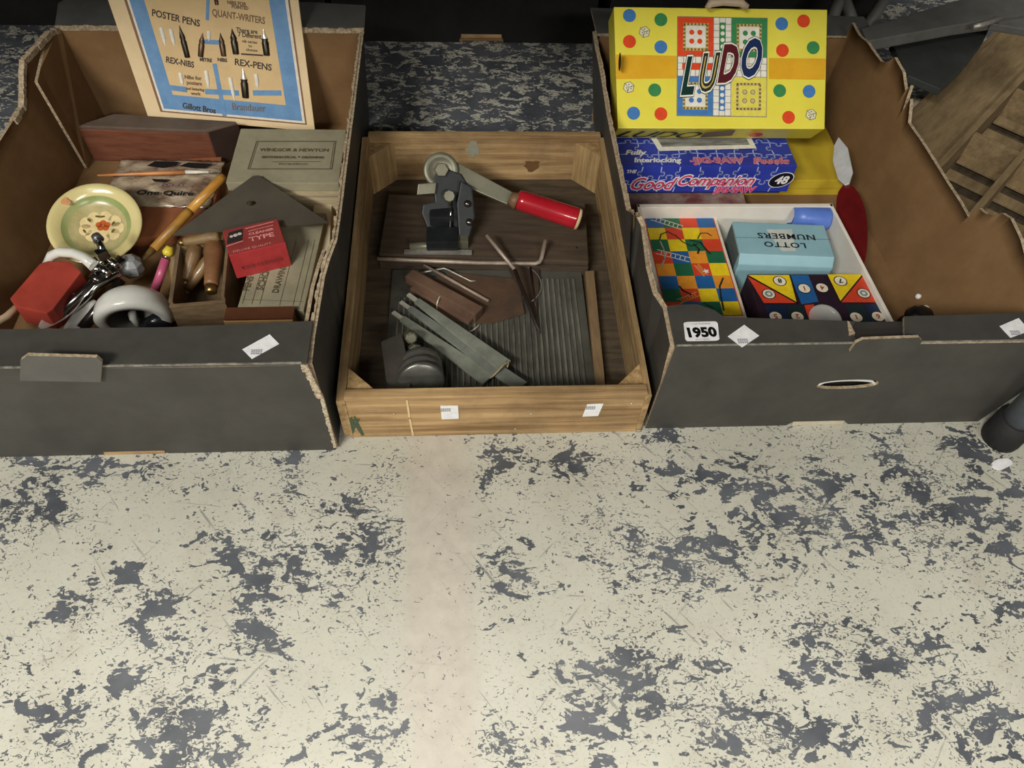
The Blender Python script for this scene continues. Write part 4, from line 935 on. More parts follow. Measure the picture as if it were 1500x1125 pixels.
MB().sheet([out, hole], TH, frr).build('front_panel', BOXM, rb)
MB().box(fr_(1162, 618)[0], fr_(1236, 618)[0], RY0-.0005, RY0+TH+.004, .0006, .0076).build('inner_flap', mat('pale_card', (200,190,168), (180,170,148), rough=.8), rb)
# inner ply, blackened to put shade into the hand hole
MB().box(RX0+.05, RX1-.02, RY0+TH+.006, RY0+TH+.009, .006, RH-.004).build('inner_ply', black_dark, rb)
# pale paper showing in the slot top
n = 12; arc = [(cx+hw_*.93*(k/(n-1)*2-1), cz+.0088*max(0, 1-(k/(n-1)*2-1)**2)**.4) for k in range(n)]
MB().sheet([arc+[(x, z-.0038) for x, z in arc[::-1]]], .0006, frame((0, RY0+.0012, 0), (1, 0, 0), (0, -1, 0)), (0, 0, 0)).build('slot_lining', flat('pale_slot_paper', (214,212,204)), rb)
scuff_line([990, 1050, 1110, 1180, 1246], lambda a, b: fr_(a, 508), RY0, RH, rb); scuff_line([1340, 1400, 1460, 1520], lambda a, b: fr_(a, 508), RY0, RH, rb)
def rp(px, py): return P(px, py, RH)
rim = [V((fr_(989, 508)[0], RY0, RH)), V((fr_(1255, 508)[0], RY0, RH)), rp(1243, 489), rp(1252, 474), rp(1060, 468), rp(1045, 458), rp(1020, 449), rp(990, 450), rp(977, 452)]
rim2 = [rp(1248, 489), rp(1320, 489), rp(1325, 471), V((rp(1325, 471).x, rp(1325, 471).y, RH))]
rimR = [V((fr_(1320, 508)[0], RY0, RH)), V((fr_(1525, 508)[0], RY0, RH)), rp(1520, 461), rp(1322, 467)]
MB().prism(rim, [p+V((0, 0, TH)) for p in rim], 1, 0).build('rim_flap', [black_card, black_card], rb)
MB().prism(rimR, [p+V((0, 0, TH)) for p in rimR], 1, 0).build('rim_flap', [black_card, torn], rb)
rec = [rp(1238, 500), rp(1335, 500), rp(1325, 469), rp(1250, 470)]
MB().prism([p-V((0, 0, .006)) for p in rec], [p-V((0, 0, .002)) for p in rec]).build('slot_floor', mat('brown_black_card', (50,46,44), (58,54,50), rough=.6), rb)
tab = [fr_(1243, 511), fr_(1252, 498), fr_(1262, 493), fr_(1344, 490), fr_(1349, 495), fr_(1338, 511)]
MB().sheet([tab], .0035, frame((0, RY0-.0005, 0), (1, 0, 0), (0, -1, 0)), (0, 0, 1)).build('locking_tab', [black_card, torn], rb)
for k in ((1243, 487),):
    c_ = rp(*k); MB().prism([c_+V((-.004, -.008, .0)), c_+V((.004, -.006, 0)), c_+V((.003, .010, 0)), c_+V((.0005, .012, 0))], [c_+V((-.004, -.008, .0055)), c_+V((.003, -.006, .006)), c_+V((.002, .010, .0055)), c_+V((.0005, .012, .0055))]).build('torn_edge', torn, rb)
# left wall (rim slightly torn)
tp = [(977, 452, RH), (962, 430, RH), (952, 392, RH), (948, 360, RH+.001), (944, 330, RH+.003), (938, 318, RH+.009), (934, 314, RH+.001), (930, 312, RH+.010), (922, 308, RH), (914, 270, RH), (906, 230, RH), (897, 200, RH), (890, 165, RH), (886, 120, RH), (881, 92, RH), (876, 70, RH), (872, 46, RH)]
top = [P(*q) for q in tp]; top.insert(0, V((fr_(989, 508)[0], RY0+TH, RH)))
for p in top: p.x = max(min(p.x, .2185), .199)
bot = [V((RX0+.007, p.y, .001)) for p in top]
MB().strip(top, bot, (-.0045, 0, 0)).build('side_panel', BOXM, rb)
e = MB()
for a, b in zip(top[1:-1], top[2:]):
    n = max(2, int((b-a).length/.008))
    for k in range(n):
        p = a.lerp(b, k/n); q = a.lerp(b, (k+1)/n); hh = .0008+abs(jit(.0016)); dx = .0006+abs(jit(.0012))
        e.prism([p+V((-.001, 0, -.003)), p+V((dx, 0, -.003)), q+V((dx, 0, -.003)), q+V((-.001, 0, -.003))], [p+V((-.001, 0, hh)), p+V((dx, 0, hh)), q+V((dx, 0, hh)), q+V((-.001, 0, hh))])
e.build('torn_edge', torn, rb)
# right wall leaning outwards, stepped tears along the top
xtc = np.polyfit([.49, .647, .83, 1.09], [.700, .664, .618, .588], 3)
top = lean_wall([(1530, 420), (1500, 372), (1495, 352), (1480, 320), (1467, 312), (1455, 316), (1443, 313), (1434, 305), (1418, 318), (1405, 295), (1390, 272), (1370, 240), (1348, 205), (1330, 180), (1322, 162), (1333, 150), (1333, 145), (1326, 133), (1334, 125), (1322, 105), (1310, 84), (1298, 92), (1290, 90), (1270, 62), (1258, 52)],
    lambda y: .612-.03*(y-.49)/.6, lambda y: float(np.polyval(xtc, y)), RH, (RY0+TH, RY1-.001), (.0045, 0, 0), rb, 60)
frb = frame((0, RY1, 0), (1, 0, 0), (0, -1, 0))
MB().sheet([[(RX0, .001), (RX1-.02, .001), (top[-1].x+.002, RH-.002), (RX0-.006, RH-.004)]], TH, frb, (1, 0, 2)).build('back_panel', BOXM, rb)
bf = [V((P(873, 44, RH).x, RY1-.004, RH-.003)), V((P(1268, 50, RH).x, RY1-.004, RH-.003)), P(1276, 48, RH), P(1264, 28, RH), P(1200, 26, RH), P(865, 15, RH)]
MB().prism(bf, [p+V((0, 0, TH)) for p in bf], 1, 0).build('back_flap', [MATS['grey_black_card_flap'], torn], rb)
MB().prism([V((RX0+.004, RY0+TH, .0012)), V((.612, RY0+TH, .0012)), V((.582, RY1-.001, .0012)), V((RX0+.004, RY1-.001, .0012))], [V((RX0+.004, RY0+TH, .0045)), V((.612, RY0+TH, .0045)), V((.582, RY1-.001, .0045)), V((RX0+.004, RY1-.001, .0045))]).build('base_panel', kraft, rb)
RS = T(0, 0, 0); hs = RH+TH+.0002
s = sticker([(1004, 500), (1054, 499), (1051, 471), (1001, 472)], RS, rb, hs, None, True)
q = on(RS, 1028, 493, hs); text('1950', .0172, RS, q.x, q.y-.0005, flat('bold_black_ink', (8,8,8)), s, bold=.0009, h=hs+.0007, sx=.95, rot=.025)
for px, py, bd in ((1027, 476, 'LOT NUMBER'), (1029, 499, 'AUCTION')):
    q = on(RS, px, py, hs); text(bd, .0032, RS, q.x, q.y, faint_ink, s, h=hs+.0007)
sticker([(1066, 493), (1087, 509), (1112, 492), (1090, 476)], RS, rb, hs, (1088, 500))
sticker([(1464, 478), (1480, 495), (1508, 485), (1492, 466)], RS, rb, hs, (1487, 488))

# ---- white compendium tray
trayw = mat('white_tray_board', (236,230,220), (224,216,204), scale=20, rough=.6); tray_in = mat('grey_cream_inside', (186,176,152), (172,162,138), scale=20, rough=.8)
zr = .066
bl, br = P(928, 298, zr), P(1219, 298, zr); a = 0.045
tx0, tx1, ty1 = bl.x+.004, br.x, br.y; ty0 = .545
TW = T(0, 0, ZB)
sl = lambda y: (ty1-y)*.055      # slight spread towards the front
t = thing('game_tray', 'white cardboard tray of game pieces at front of right box', 'tray', (( tx0+tx1)/2, (ty0+ty1)/2, ZB))
c4 = [V((tx0, ty0, ZB)), V((tx1+sl(ty0), ty0, ZB)), V((tx1, ty1, ZB)), V((tx0, ty1, ZB))]
MB().prism(c4, [p+V((0, 0, .003)) for p in c4]).build('base', tray_in, t)
def twall(a, b, th, nm):
    a, b = V(a), V(b); d = (b-a).normalized(); n_ = V((-d.y, d.x, 0))*th
    lo = [a, b, b+n_, a+n_]; MB().prism([p+V((0, 0, .003)) for p in lo], [V((p.x, p.y, zr)) for p in lo]).build(nm, trayw, t, bevel=.0008)
twall(c4[0], c4[1], .0045, 'front_wall'); twall(c4[1], c4[2], .0045, 'side_wall'); twall(c4[2], c4[3], .0065, 'back_wall'); twall(c4[3], c4[0], .0045, 'side_wall')
ZT = ZB+.003

# ---- snakes and ladders boards (a stack of three)
ctr, r, wd, dd = rectfit([(972, 462), (1103, 462), (1045, 312), (940, 305)], .052)
wht = flat('white_board_edge', (226,214,194), .6); kin = flat('red_border_line', (196,72,58), .5)
gc = {'b': flat('board_blue', (38,98,160), .35), 'g': flat('board_green', (36,104,72), .35), 'r': flat('board_red', (216,70,42), .35), 'y': flat('board_yellow', (240,208,36), .35), 'o': flat('board_orange', (230,150,48), .35)}
for k in range(3):
    f_ = T(ctr.x+.004*(2-k)-.0, ctr.y, ZT+.013*k, r+.01*k)
    if k < 2:
        o = MB().box(-wd/2, wd/2, -dd/2, dd/2, 0, .0125, f_).build('game_board', wht, None, bevel=.0008)
        tag(o, ('lowest', 'middle')[k]+' white edged game board in stack under the snakes and ladders', 'game board', 'stacked game boards')
SB = T(ctr.x, ctr.y, ZT+.026, r+.02)
t = thing('game_board', 'snakes and ladders board of coloured squares on top of its stack', 'game board', SB, 'stacked game boards')
MB().box(-wd/2, wd/2, -dd/2, dd/2, 0, .012, SB).build('board', wht, t, bevel=.0008)
ST = SB @ T(0, 0, .0122)
MB().poly([(-wd/2+.004, -dd/2+.004), (wd/2-.004, -dd/2+.004), (wd/2-.004, dd/2-.004), (-wd/2+.004, dd/2-.004)], ST, .0001).build('printed_border', kin, t)
rows = ['bgrb', 'yryo', 'gygr', 'rbog', 'ogry', 'bobo', 'gryb', 'rbgy']; ks = list(gc); mb = MB()
x0, x1, y0, y1 = -wd/2+.0055, wd/2-.0055, -dd/2+.0055, dd/2-.0055
for j, row in enumerate(rows):
    for i, ch in enumerate(row):
        xa, xb = x0+(x1-x0)*i/4, x0+(x1-x0)*(i+1)/4; yb, ya = y1-(y1-y0)*j/8, y1-(y1-y0)*(j+1)/8
        mb.poly([(xa, ya), (xb, ya), (xb, yb), (xa, yb)], ST, .0003, ks.index(ch))
mb.build('printed_squares', [gc[k] for k in ks], t)
def ladder(mb, a, b, w_):
    a, b = on(ST, *a), on(ST, *b); d = (b-a).normalized(); q = V((-d.y, d.x))*w_/2
    mb.line([a+q, b+q], .0013, ST, .0006); mb.line([a-q, b-q], .0013, ST, .0006); n = 7
    for k in range(1, n): p = a.lerp(b, k/n); mb.line([p-q, p+q], .0011, ST, .0006)
for a_, b_, w_, m_ in (((955, 320), (999, 334), .008, flat('ladder_white', (226,220,204))), ((962, 369), (1010, 381), .008, flat('ladder_white', (0,0,0))), ((994, 442), (1022, 431), .007, flat('ladder_tan', (214,170,92))), ((1020, 388), (1034, 404), .006, flat('ladder_tan', (0,0,0)))):
    mb = MB(); ladder(mb, a_, b_, w_); mb.build('printed_ladder', m_, t)
snk = flat('snake_black', (34,40,36))
for pts, w_ in (([(966, 352), (968, 344), (978, 340), (990, 346), (1000, 355), (1012, 361), (1022, 358)], .0018), ([(1022, 350), (1026, 342), (1036, 342), (1042, 346)], .0016), ([(1010, 352), (1026, 356), (1034, 366), (1040, 372)], .0028), ([(995, 420), (1000, 426), (1012, 432)], .0028),
                ([(1059, 408), (1054, 420), (1056, 436), (1060, 455)], .0022), ([(1022, 372), (1024, 366), (1016, 358)], .0026), ([(1031, 444), (1045, 452)], .0014)):
    MB().line([on(ST, *p) for p in pts], w_, ST, .0008).build('printed_snake', snk, t)
MB().line([on(ST, *p) for p in [(967, 354), (972, 365), (974, 380), (968, 392)]], .002, ST, .0008).build('printed_snake', flat('snake_grey', (170,170,158)), t)
mb = MB(); q = on(ST, 1034, 398); mb.poly([(q.x+.005*math.cos(a)*(1 if k % 2 else .45), q.y+.005*math.sin(a)*(1 if k % 2 else .45)) for k, a in enumerate(np.linspace(0, 2*math.pi, 11)[:-1])], ST, .0009)
mb.build('printed_star', flat('star_white', (232,228,220)), t)

# ---- lotto numbers box
lblue = mat('pale_blue_paper', (150,190,200), (138,178,190), scale=14, rough=.45); 
zt = .064
ctr, r, wd, dd = rectfit([(1086, 372), (1224, 379), (1207, 330), (1070, 320)], zt)
LO = T(ctr.x, ctr.y, ZT, r); hl = zt-ZT
t = thing('lotto_box', 'pale blue box of lotto numbers with upside down lettering', 'box', LO)
pr_ = [(-dd/2-.006, 0), (dd/2, 0), (dd/2+.001, hl*.6), (dd/2-.003, hl), (-dd/2+.002, hl), (-dd/2-.006, hl-.012)]
a = [LO @ V((-wd/2, y, z)) for y, z in pr_]; b = [LO @ V((wd/2, y, z)) for y, z in pr_]
MB().prism(a, b).build('body', lblue, t, bevel=.0015)
MB().box(-wd/2-.0006, -wd/2+.0012, -dd/2+.004, dd/2-.004, .002, hl-.004, LO).build('end_panel', mat('grey_box_end', (92,104,106), (78,90,92), rough=.6), t)
LT = LO @ T(0, 0, hl+.0002)
MB().line([on(LT, 1078, 348), on(LT, 1216, 351)], .0008, LT, .0003).build('lid_seam', flat('seam_grey', (92,112,118)), t)
MB().poly(quadfit(LT, [(1145, 368), (1166, 368), (1160, 336), (1122, 336)]), LT, .0002).build('worn_patch', flat('pale_worn_paper', (206,212,204)), t)
q = on(LT, 1151, 343); text('NUMBERS', .0145, LT, q.x, q.y, flat('blue_black_ink', (44,48,52)), t, bold=.0003, rot=math.pi+.0, sx=1.15, sp=1.1)
q = on(LT, 1149, 355.5); text('LOTTO', .0135, LT, q.x, q.y, MATS['blue_black_ink'], t, bold=.0003, rot=math.pi, sx=1.15, sp=1.15)
# ---- blue cup
cupb = mat('blue_plastic', (96,128,206), (84,116,196), scale=20, rough=.35); f_ = frame(P(1158, 317, .050), (0, 0, 1), (1, -.08, -.02))
t = thing('dice_cup', 'small blue plastic cup lying on its side behind lotto box', 'cup', f_)
MB().lathe([(.0, .006), (.0125, .006), (.0135, 0), (.0150, -.0005), (.0158, .022), (.0165, .050), (.0155, .053), (0, .053)], f_, 32, [1, 1, 0, 0, 0, 0, 0]).build('shell', [cupb, mat('blue_plastic_mouth_shade', (52,72,150), (46,64,138), rough=.5)], t)  # mouth closed by a darker blue that stands for the shade inside
# ---- number puzzle box
zt = .058
ctr, r, wd, dd = rectfit([(1136, 520), (1338, 520), (1264, 402), (1092, 402)], zt)
a, b = P(1094, 402, zt), P(1263, 402, zt); NU = frame(V((a.x, a.y-.105, ZT)), (1, -.01, 0), (0, 0, 1)); wd = (b-a).length+.006; dd = .105
c4_ = on(NU, 1305, 466, zt-ZT)
t = thing('number_game_box', 'dark box lid printed with numbered triangles and bars behind the front rim', 'game box', NU)
navy = mat('dark_plum_board', (46,28,44), (38,22,36), scale=20, rough=.4)
MB().box(0, wd, 0, dd, 0, zt-ZT, NU).build('body', navy, t, bevel=.001)
NT = NU @ T(0, 0, zt-ZT+.0002)
cm = [gc['y'], gc['r'], gc['b'], navy, flat('cream_disc', (236,226,204)), ink, mat('deep_navy_print', (24,42,70), (20,36,62), rough=.4), mat('deep_green_print', (26,44,46), (22,38,40), rough=.4), flat('grey_blue_ink', (120,150,150))]
mb = MB()
def pz(px, mi, h=.0002): mb.poly(quadfit(NT, px), NT, h, mi)
pz([(1096, 403), (1156, 403), (1168, 443)], 0); pz([(1095, 405), (1166, 444), (1119, 444)], 1); pz([(1158, 403), (1184, 403), (1199, 442), (1174, 446)], 2)
pz([(1212, 402), (1263, 402), (1231, 441)], 0); pz([(1265, 403), (1286, 443), (1232, 443)], 1)
pz([(1120, 447), (1150, 447), (1160, 478), (1130, 478)], 6); pz([(1152, 447), (1176, 447), (1186, 478), (1160, 478)], 7); pz([(1178, 447), (1192, 446), (1200, 478), (1188, 478)], 1)
pz([(1238, 446), (1264, 446), (1280, 478), (1250, 478)], 7); pz([(1266, 446), (1288, 446), (1306, 478), (1280, 478)], 6)
for p_ in ([(1095, 404), (1168, 444), (1157, 403)], [(1211, 403), (1231, 443), (1264, 403)]): mb.line([on(NT, *k) for k in p_], .0016, NT, .0004, 5)
for (x, y) in ((1142, 412), (1126, 431), (1178, 423), (1204, 422), (1231, 412), (1265, 430), (1136, 464), (1168, 464), (1254, 465), (1286, 464)):
    q = on(NT, x, y); mb.disc(q.x, q.y, .0088, NT, .0005, 5); mb.disc(q.x, q.y, .0076, NT, .0006, 4)
    if (x, y) in ((1126, 431), (1265, 430)): mb.disc(q.x, q.y, .0050, NT, .0007, 8); mb.disc(q.x, q.y, .0024, NT, .0008, 4)
mb.build('printed_shapes', cm, t)
for x, y, s_ in ((1142, 412, '8'), (1178, 423, '1'), (1204, 422, '4'), (1231, 412, '7'), (1254, 465, '1'), (1286, 464, '6'), (1136, 464, '5'), (1168, 464, '2')):
    q = on(NT, x, y); text(s_, .0105, NT, q.x, q.y+.0035, ink if s_ in '87' else flat('red_ink', (170,72,58)), t, bold=.0003, h=.001, rot=math.pi)
f_ = frame(P(1209, 468, zt+.004), (1, 0, 0), (.05, -.2, .95))
o = MB().lathe([(.018, -.003), (.0208, -.001), (.0212, .0008), (.0200, .0016), (.017, .0005), (.010, -.0006), (0, -.0010), (0, -.0022), (.012, -.0022), (.018, -.003)], f_, 36).build('plastic_dish', clearp, None); tag(o, 'clear round plastic dish on the numbered game box at the front rim', 'dish')

# ---- jigsaw box
zj = .080; yj = PY(915, 243, 0.88).y
JX0, JX1 = P(915, 243, zj).x-.004, P(1168, 243, zj).x; JY = P(1040, 243, zj).y; JB = .030
JF = T(JX0, JY, JB)
blueb = mat('royal_blue_print', (52,68,172), (42,56,154), scale=18, rough=.4)
t = thing('jigsaw_box', 'blue jigsaw box with white interlocking line pattern under yellow game box', 'jigsaw box', JF)
jw, jd, jh = JX1-JX0, .165, zj-JB
ol = [(0, 0), (jw-.010, 0), (jw, .010), (jw, jd), (0, jd)]
MB().ext([(0.002, .002), (jw-.0105, .002), (jw-.002, .010), (jw-.002, jd-.002), (.002, jd-.002)], 0, .02, JF).build('base', mat('dark_blue_base', (34,44,110), (28,36,96), rough=.5), t)
MB().ext([(0, 0), (jw, 0), (jw, jd), (0, jd)], .004, jh, JF).build('lid', blueb, t, bevel=.0012)
JTp = JF @ T(0, 0, jh+.0002); JFr = frame(JF @ V((0, -.0003, 0)), (1, 0, 0), (0, -1, 0))
wl = flat('pale_blue_line', (178,190,238), .45); pw = flat('white_print', (240,238,236), .45); pr = flat('pink_red_print', (214,62,108), .45); pk2 = flat('pink_print', (232,140,170), .45); salmon = flat('salmon_print', (196,118,132), .45)
def jigsaw_lines(f_, x0, x1, y0, y1, nx, ny, par):
    mb = MB(); rs = random.Random(3)
    def knob(a, b, sgn):
        a, b = V(a), V(b); d = b-a; n_ = V((-d.y, d.x))*sgn; pts = [a]
        for u, v in ((.36, .04), (.40, .10), (.34, .20), (.42, .28), (.58, .28), (.66, .20), (.60, .10), (.64, .04)): pts.append(a+d*u+n_*v)
        return pts+[b]
    g = [[V((x0+(x1-x0)*i/nx+rs.uniform(-1, 1)*.003*(0 < i < nx), y0+(y1-y0)*j/ny+rs.uniform(-1, 1)*.002*(0 < j < ny))) for i in range(nx+1)] for j in range(ny+1)]
    for j in range(ny+1):
        for i in range(nx):
            if 0 < j < ny: mb.line(knob(g[j][i], g[j][i+1], rs.choice((-1, 1))), .0017, f_, .0002)
    for i in range(1, nx):
        for j in range(ny): mb.line(knob(g[j][i], g[j+1][i], rs.choice((-1, 1))), .0017, f_, .0002)
    mb.build('printed_jigsaw_lines', wl, par)
jigsaw_lines(JTp, .002, jw-.002, .002, .075, 9, 3, t); jigsaw_lines(JFr, .002, jw-.002, .005, jh-.002, 9, 2, t)
def jt(body, px, py, sz, f_, m, **k): q = on(f_, px, py); return text(body, sz, f_, q.x, q.y, m, t, **k)
jt('Fully', 930, 227, .0150, JTp, pw, align='CENTER', shear=.35, bold=.0005, sx=1.05, h=.0006)
jt('Interlocking', 963, 238, .0140, JTp, pw, shear=.2, bold=.0005, sx=1.0, h=.0006)
for m_, bd, hh in ((pk2, .0013, .0006), (salmon, .0003, .0009)):
    jt('-JIG-SAW', 1051, 239, .0170, JTp, m_, bold=bd, sx=1.12, h=hh); jt('Puzzle', 1130, 240, .0170, JTp, m_, bold=bd, sx=1.2, h=hh, shear=.2)
jt('THE', 924, 253, .0075, JFr, pw, bold=.0004, h=.0006, shear=.2)
for m_, bd, hh in ((pw, .0020, .0006), (pr, .0004, .0009)):
    jt('Good', 951, 277, .0300, JFr, m_, shear=.4, bold=bd, h=hh, sx=.9); jt('Companion', 1045, 271, .0260, JFr, m_, shear=.4, bold=bd, h=hh, sx=.92)
    jt('JIG-SAW', 1075, 281, .0140, JFr, pk2 if m_ is pw else pr, shear=.1, bold=bd*.6, h=hh, sx=1.1)
q = on(JFr, 1144, 263)
MB().disc(q.x, q.y, .0185, JFr, .0010, 0, 28, .0130, .35).disc(q.x, q.y, .0172, JFr, .0012, 1, 28, .0118, .35).build('number_roundel', [pw, flat('near_black_print', (18,18,34))], t)
text('48', .0185, JFr, q.x, q.y-.0060, pw, t, shear=.2, bold=.0007, h=.0016)
q = quadfit(JTp, [(965, 222), (1108, 218), (1098, 198), (950, 198)]); q2 = quadfit(JTp, [(970, 216), (1098, 213), (1090, 198), (958, 198)])
MB().poly(q, JTp, .0009, 0).poly(q2, JTp, .0012, 1).build('printed_picture', [flat('picture_white_border', (236,234,224)), mat('grey_picture_print', (78,78,84), (160,160,158), scale=40, stretch=(.5, 3, 1), rough=.4)], t)
# box of coloured picture below the jigsaw
mot = mat('mottled_picture_print', (150,140,124), (110,58,54), scale=36, rough=.5, detail=5)
fz = JB-.0005
a, b = P(934, 296, fz), P(1136, 296, fz)
o = MB().box(JX0+.004, JX1-.064, JY-.022, JY+.15, ZB, fz).build('picture_box', mot, None, bevel=.0008); tag(o, 'flat box with mottled red and grey picture beneath the blue jigsaw box', 'box')
# yellow flat box behind
yel = mat('yellow_paper', (236,224,84), (228,214,72), scale=12, rough=.35, spec=.5); yel_d = mat('ochre_yellow_paper', (210,184,56), (192,164,48), scale=14, rough=.5); orange_t = mat('orange_tape', (228,176,44), (220,164,38), scale=30, rough=.35)
zy = .034; yf = P(1200, 264, zy).y; x1 = P(1246, 262, zy).x
o = thing('yellow_box', 'plain yellow box lying behind right end of the blue jigsaw box', 'box', (x1-.04, yf+.06, ZB))
MB().box(JX1-.06, x1-.002, yf+.002, yf+.135, ZB, zy-.012).build('base', yel_d, o, bevel=.001)
MB().box(JX1-.061, x1, yf, yf+.137, zy-.016, zy).build('lid', yel_d, o, bevel=.0015)

# ---- LUDO box
el = math.radians(52); nL = V((-.02, -math.cos(el), math.sin(el))).normalized()
oL = PY(905, 189, .906); LUx = V((1, -.02, 0))
LU = frame(oL, LUx, nL)
A, B_, C_, D_ = [on(LU, *k) for k in ((905, 188), (1208, 189), (1212, 14), (899, 10))]
lw_ = (B_.x-A.x+C_.x-D_.x)/2; lh_ = (D_.y+C_.y)/2; LU = LU @ T(0, 0, 0)
t = thing('ludo_box', 'yellow ludo game box with coloured dots leaning upright at back of right box', 'game box', LU)
mb = MB(); mb.prism([LU @ V((p.x, p.y, -.046)) for p in (A, B_, C_, D_)], [LU @ V((p.x, p.y, 0)) for p in (A, B_, C_, D_)]); mb.build('lid', yel, t, bevel=.0015)
mb = MB(); mb.prism([LU @ V((p.x, p.y, -.050)) for p in (A+V((.003, .003)), B_+V((-.003, .003)), C_+V((-.003, -.003)), D_+V((.003, -.003)))], [LU @ V((p.x, p.y, -.02)) for p in (A+V((.003, .003)), B_+V((-.003, .003)), C_+V((-.003, -.003)), D_+V((.003, -.003)))]); mb.build('base', yel_d, t)
def lq(*px): return quadfit(LU, px)
MB().poly(lq((903, 116), (991, 115), (991, 82), (902, 80)), LU, .0003).build('orange_tape', orange_t, t)
MB().poly(lq((1126, 116), (1208, 117), (1210, 86), (1126, 85)), LU, .0003).build('orange_tape', orange_t, t)
lred = flat('ludo_red', (230,78,40), .35); lgreen = flat('ludo_green', (64,140,84), .35); lblu = flat('ludo_blue', (74,128,190), .35); lwhite = flat('ludo_white', (240,236,222), .4); grid = flat('ludo_grid_grey', (134,128,120), .5); tanb = flat('ludo_pattern_tan', (206,186,120), .4); olive = flat('ludo_pattern_olive', (112,100,60), .4)
mb = MB()
for m_, pts in ((0, ((1177, 31), (922, 61), (968, 167), (1146, 74), (1155, 172))), (1, ((968, 29), (959, 132), (1191, 70), (1142, 133))), (2, ((922, 23), (968, 69), (928, 166), (1145, 35), (1185, 134)))):
    for x, y in pts: q = on(LU, x, y); MB().disc(q.x, q.y, .0090, LU, .0004, 0, 24).build('printed_dot', (lred, lgreen, lblu)[m_], t, fixn=False)
bq = lq((992, 169), (1122, 170), (1125, 28), (992, 25)); bx0, by0 = bq[0].x, bq[0].y; bw_ = bq[1].x-bq[0].x; bh_ = bq[3].y-bq[0].y
def bu(u, v): return (bx0+bw_*u, by0+bh_*v)
mb = MB()
def br_(u0, v0, u1, v1, mi, h): mb.poly([bu(u0, v0), bu(u1, v0), bu(u1, v1), bu(u0, v1)], LU, h, mi)
MI = [lred, lgreen, lblu, flat('ludo_board_yellow', (234,220,92), .4), lwhite, grid, tanb, olive, ink]
br_(-.008, -.008, 1.008, 1.008, 5, .0004); br_(0, 0, 1, 1, 4, .0005)
for (u0, v0, mi) in ((0, .6, 0), (.6, .6, 1), (0, 0, 2), (.6, 0, 3)):
    br_(u0, v0, u0+.4, v0+.4, mi, .0007); br_(u0+.06, v0+.06, u0+.34, v0+.34, 6, .0009)
    for k in range(7):
        for (a, b) in ((u0+.075+k*.040, v0+.072), (u0+.075+k*.040, v0+.328), (u0+.072, v0+.075+k*.040), (u0+.328, v0+.075+k*.040)): br_(a-.010, b-.010, a+.010, b+.010, 7, .0010)
    br_(u0+.09, v0+.09, u0+.31, v0+.31, 4 if mi != 3 else 3, .0011)
    for a in (.155, .245):
        for b in (.155, .245):
            q = bu(u0+a, v0+b); rr = .0036
            if mi == 3: mb.disc(q[0], q[1], rr, LU, .0013, 5, 16); mb.disc(q[0], q[1], rr*.7, LU, .0014, 6, 16)
            else: mb.disc(q[0], q[1], rr, LU, .0013, mi, 16)
for k in range(7):
    for c_ in range(4):
        u = .4+c_*.0667
    v = k*.0667
for k in range(0, 16):
    mb.line([bu(k*.0667, .4), bu(k*.0667, .6)], .0007, LU, .0008, 5); mb.line([bu(.4, k*.0667), bu(.6, k*.0667)], .0007, LU, .0008, 5)
for k in range(4):
    s_ = .4+k*.0667; mb.line([bu(0, s_), bu(1, s_)], .0007, LU, .0008, 5); mb.line([bu(s_, 0), bu(s_, 1)], .0007, LU, .0008, 5)
br_(.467, .6, .533, .95, 1, .0009); br_(.467, .05, .533, .4, 2, .0009); br_(.05, .467, .4, .533, 0, .0009)
for k in range(5):
    for a, b in ((.5, .64+k*.066), (.5, .08+k*.066)): q = bu(a, b); mb.disc(q[0], q[1], .0029, LU, .0012, 4, 14)
mb.build('printed_board', MI, t)
# die sketches
mb = MB()
for x, y in ((944, 47), (921, 128), (1188, 168)):
    mb = MB(); q = on(LU, x, y); r_ = .0078
    pts = [(q.x+r_*math.cos(a), q.y+r_*math.sin(a)) for a in np.linspace(.3, .3+2*math.pi, 7)[:-1]]
    mb.poly(pts, LU, .0004, 0); mb.line(pts+[pts[0]], .0007, LU, .0006, 1)
    for k in (0, 2, 4): mb.line([q, pts[k]], .0007, LU, .0006, 1)
    for dx, dy in ((-.003, -.001), (.003, -.002), (0, .004), (-.002, -.004), (.0035, .001)): mb.disc(q.x+dx, q.y+dy, .0009, LU, .0007, 1, 8)
    mb.build('printed_die', [flat('dice_cream', (232,226,190), .4), flat('dice_grey_ink', (96,92,80), .5)], t)
# big title letters with white outline
tit = [('L', 1005, 137, (22,56,50)), ('U', 1033, 132, (40,50,40)), ('D', 1063, 119, (92,30,36)), ('O', 1096, 111, (30,48,92))]
for ch, x, y, col in tit:
    q = on(LU, x, y); rt_ = .07
    text(ch, .069, LU, q.x, q.y, ink, t, shear=.50, bold=.0060, h=.0016, rot=rt_, sx=.50)
    text(ch, .069, LU, q.x, q.y, lwhite, t, shear=.50, bold=.0050, h=.0019, rot=rt_, sx=.50)
    text(ch, .069, LU, q.x, q.y, flat('title_'+ch.lower()+'_ink', col, .35), t, shear=.50, bold=.0027, h=.0022, rot=rt_, sx=.50)
    if ch == 'U': text(ch, .069, LU, q.x, q.y, flat('title_gold', (206,176,96), .4), t, shear=.50, bold=-.0016, h=.0025, rot=rt_, sx=.50)
